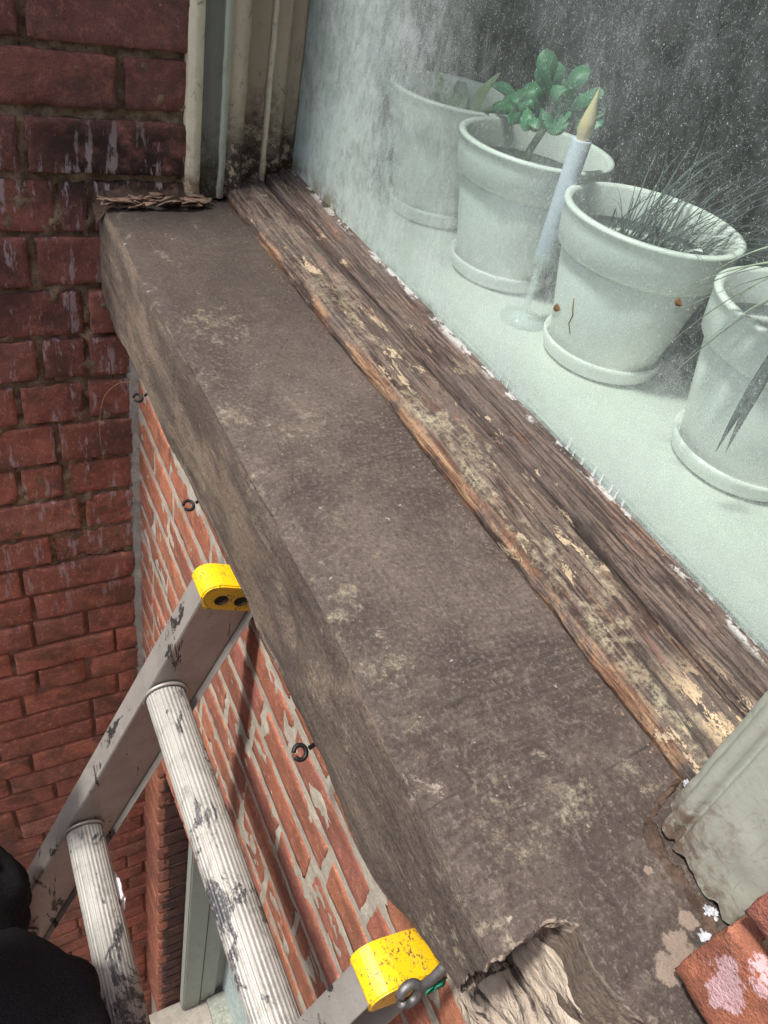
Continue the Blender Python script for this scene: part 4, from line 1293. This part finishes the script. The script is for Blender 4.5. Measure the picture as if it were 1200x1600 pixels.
# ---------------------------------------------------------------- screw eyes, string and wire
def screw_eye(p, R, r, mat, label, tilt=0.0, group='iron screw eyes under the sill'):
    t = empty('screw_eye', p, label, 'screw eye', group)
    p = Vector(p); n = 26
    P = [p + Vector((math.sin(6.283 * k / n * 0.93 + 0.2) * R * math.cos(tilt), 0.006 + math.cos(6.283 * k / n * 0.93 + 0.2) * R * 0.9, math.sin(6.283 * k / n * 0.93 + 0.2) * R * math.sin(tilt))) for k in range(n)]
    tube('ring', P, r, mat, t)
    tube('shank', [p + Vector((0, -0.003, 0.002)), p + Vector((0, -0.012, 0.010)), p + Vector((0, -0.020, 0.045))], r, mat, t)
M_ = M['black_iron']
screw_eye((0.934, -0.222, -0.652), 0.0066, 0.0019, M_, 'small black screw eye nearest the side wall under the sill', 0.3)
screw_eye((0.687, -0.222, -0.641), 0.0066, 0.0020, M_, 'small black screw eye just above the far yellow ladder cap', 0.3)
screw_eye((0.332, -0.222, -0.637), 0.0066, 0.0022, M_, 'small black screw eye halfway between the two ladder rails', 0.6)
screw_eye((0.117, -0.222, -0.634), 0.0088, 0.0040, M['grey_iron'], 'grey galvanised screw eye beside the near yellow ladder cap', 1.15, None)
def string():
    L = []
    rn = random.Random(3)
    P = []
    for k in range(60):
        a = k * 0.75
        P.append(Vector((0.112 + 0.0006 * (k % 7), -0.232 - 0.0002 * k + 0.0045 * math.cos(a), -0.634 + 0.0045 * math.sin(a))))
    o = tube('string', P, 0.0009, M['string'], None, 6)
    tag(o, 'green string knotted round the grey screw eye', 'string')
string()
P = [(1.131, -0.205, -0.765), (1.130, -0.215, -0.752), (1.130, -0.19, -0.755), (1.129, -0.178, -0.79), (1.129, -0.18, -0.86), (1.130, -0.19, -0.95), (1.131, -0.196, -1.03), (1.130, -0.20, -1.06)]
def smooth_pts(P, n=8):
    P = [Vector(p) for p in P]; out = []
    for i in range(len(P) - 1):
        p0 = P[max(i - 1, 0)]; p1 = P[i]; p2 = P[i + 1]; p3 = P[min(i + 2, len(P) - 1)]
        for k in range(n):
            t = k / n
            out.append(0.5 * ((2 * p1) + (-p0 + p2) * t + (2 * p0 - 5 * p1 + 4 * p2 - p3) * t * t + (-p0 + 3 * p1 - 3 * p2 + p3) * t ** 3))
    out.append(P[-1]); return out
P = [(1.124, -0.252, -0.755), (1.124, -0.23, -0.752), (1.122, -0.205, -0.775), (1.122, -0.195, -0.83), (1.122, -0.198, -0.90), (1.123, -0.21, -0.97), (1.124, -0.222, -1.05)]
tag(tube('wire', smooth_pts(P), 0.0005, M['wire'], None, 6), 'thin brown wire hanging in a loop against the dark side wall', 'wire')

# ---------------------------------------------------------------- person on the ladder
def person():
    r = empty('person', (0.36, 0.36, -1.83), 'person in black clothes standing on the ladder, only knees in view', 'person')
    J = {'pel': (0.36, 0.44, -0.86, 0.135), 'sp': (0.36, 0.46, -0.66, 0.125), 'ch': (0.355, 0.45, -0.44, 0.15), 'nk': (0.35, 0.43, -0.27, 0.055), 'hd': (0.345, 0.41, -0.20, 0.06),
         'lh': (0.46, 0.42, -0.90, 0.085), 'lk': (0.515, 0.078, -1.085, 0.100), 'la': (0.515, 0.26, -1.49, 0.042), 'lf': (0.50, 0.13, -1.525, 0.035),
         'rh': (0.27, 0.41, -0.90, 0.10), 'rk': (0.270, 0.026, -0.912, 0.132), 'ra': (0.28, 0.17, -1.24, 0.045), 'rt': (0.27, 0.03, -1.27, 0.035),
         'ls': (0.53, 0.44, -0.36, 0.06), 'le': (0.66, 0.40, -0.60, 0.045), 'lw': (0.60, 0.18, -0.70, 0.032),
         'rs': (0.18, 0.44, -0.36, 0.06), 're': (0.02, 0.42, -0.42, 0.045), 'rw': (-0.03, 0.24, -0.20, 0.032)}
    E = [('pel', 'sp'), ('sp', 'ch'), ('ch', 'nk'), ('nk', 'hd'), ('pel', 'lh'), ('lh', 'lk'), ('lk', 'la'), ('la', 'lf'), ('pel', 'rh'), ('rh', 'rk'), ('rk', 'ra'), ('ra', 'rt'),
         ('ch', 'ls'), ('ls', 'le'), ('le', 'lw'), ('ch', 'rs'), ('rs', 're'), ('re', 'rw')]
    def skin(name, J, E, mat, root, parent, lv=2, wr=0.0):
        ks = list(J); me = bpy.data.meshes.new(name)
        me.from_pydata([J[k][:3] for k in ks], [(ks.index(a), ks.index(b)) for a, b in E], [])
        o = bpy.data.objects.new('tmp', me); COL.objects.link(o)
        o.modifiers.new('s', 'SKIN'); 
        for i, k in enumerate(ks):
            sv = me.skin_vertices[0].data[i]; sv.radius = (J[k][3],) * 2; sv.use_root = (k == root)
        m = o.modifiers.new('d', 'SUBSURF'); m.levels = lv; m.render_levels = lv
        dg = bpy.context.evaluated_depsgraph_get(); m2 = bpy.data.meshes.new_from_object(o.evaluated_get(dg))
        V = [v.co + v.normal * wr * fbm(v.co, 13, 3) for v in m2.vertices]; F = [tuple(p.vertices) for p in m2.polygons]
        bpy.data.objects.remove(o)
        return mesh_obj(name, V, F, mat, parent)
    skin('body', J, E, M['cloth'], 'pel', r, 4, 0.014)
    # head with face
    bm = bmesh.new(); bmesh.ops.create_icosphere(bm, subdivisions=4, radius=1)
    hc = Vector((0.34, 0.39, -0.10))
    for v in bm.verts:
        c = v.co.copy(); s = Vector((0.075, 0.095, 0.115))
        if c.z < 0: s.x *= 1 + 0.25 * c.z
        p = Vector((c.x * s.x, c.y * s.y, c.z * s.z))
        if c.y < 0:
            p.y -= 0.022 * math.exp(-(c.x / 0.16) ** 2 - ((c.z + 0.1) / 0.22) ** 2)         # nose
            for ex in (-0.38, 0.38): p.y += 0.010 * math.exp(-((c.x - ex) / 0.16) ** 2 - ((c.z - 0.08) / 0.12) ** 2)
            p.y -= 0.006 * math.exp(-(c.x / 0.25) ** 2 - ((c.z + 0.45) / 0.07) ** 2)
        v.co = hc + p
    hd = bm_obj('head', bm, M['skin'], r)
    bm = bmesh.new(); bmesh.ops.create_icosphere(bm, subdivisions=4, radius=1)
    for v in list(bm.verts):
        if v.co.y < -0.25 and v.co.z < 0.45: v.co *= 0.9
        v.co = hc + Vector((v.co.x * 0.081, v.co.y * 0.101 + 0.004, v.co.z * 0.119 + 0.004))
    bm_obj('hair', bm, M['hair'], r)
    for (wx, wy, wz, dx, dy, dz) in ((0.60, 0.18, -0.70, -0.35, -0.85, -0.4), (-0.03, 0.24, -0.20, 0.1, -0.8, 0.55)):
        w0 = Vector((wx, wy, wz)); d = Vector((dx, dy, dz)).normalized(); s = d.cross(Vector((0, 0, 1))).normalized()
        HJ = {'w': (*w0, 0.026), 'p': (*(w0 + d * 0.07), 0.032)}; HE = [('w', 'p')]
        for i in range(4):
            a = w0 + d * 0.085 + s * (i - 1.5) * 0.019; L = (0.03, 0.034, 0.032, 0.026)[i]
            b = a + d * L; c = b + (d * 0.6 - Vector((0, 0, 0.7))).normalized() * L * 0.8
            HJ['a%d' % i] = (*a, 0.0095); HJ['b%d' % i] = (*b, 0.009); HJ['c%d' % i] = (*c, 0.008)
            HE += [('p', 'a%d' % i), ('a%d' % i, 'b%d' % i), ('b%d' % i, 'c%d' % i)]
        a = w0 + d * 0.035 + s * 0.034; b = a + (d + s * 0.8).normalized() * 0.035
        HJ['t'] = (*a, 0.011); HJ['u'] = (*b, 0.009); HE += [('w', 't'), ('t', 'u')]
        skin('hand', HJ, HE, M['skin'], 'w', r, 2)
person()
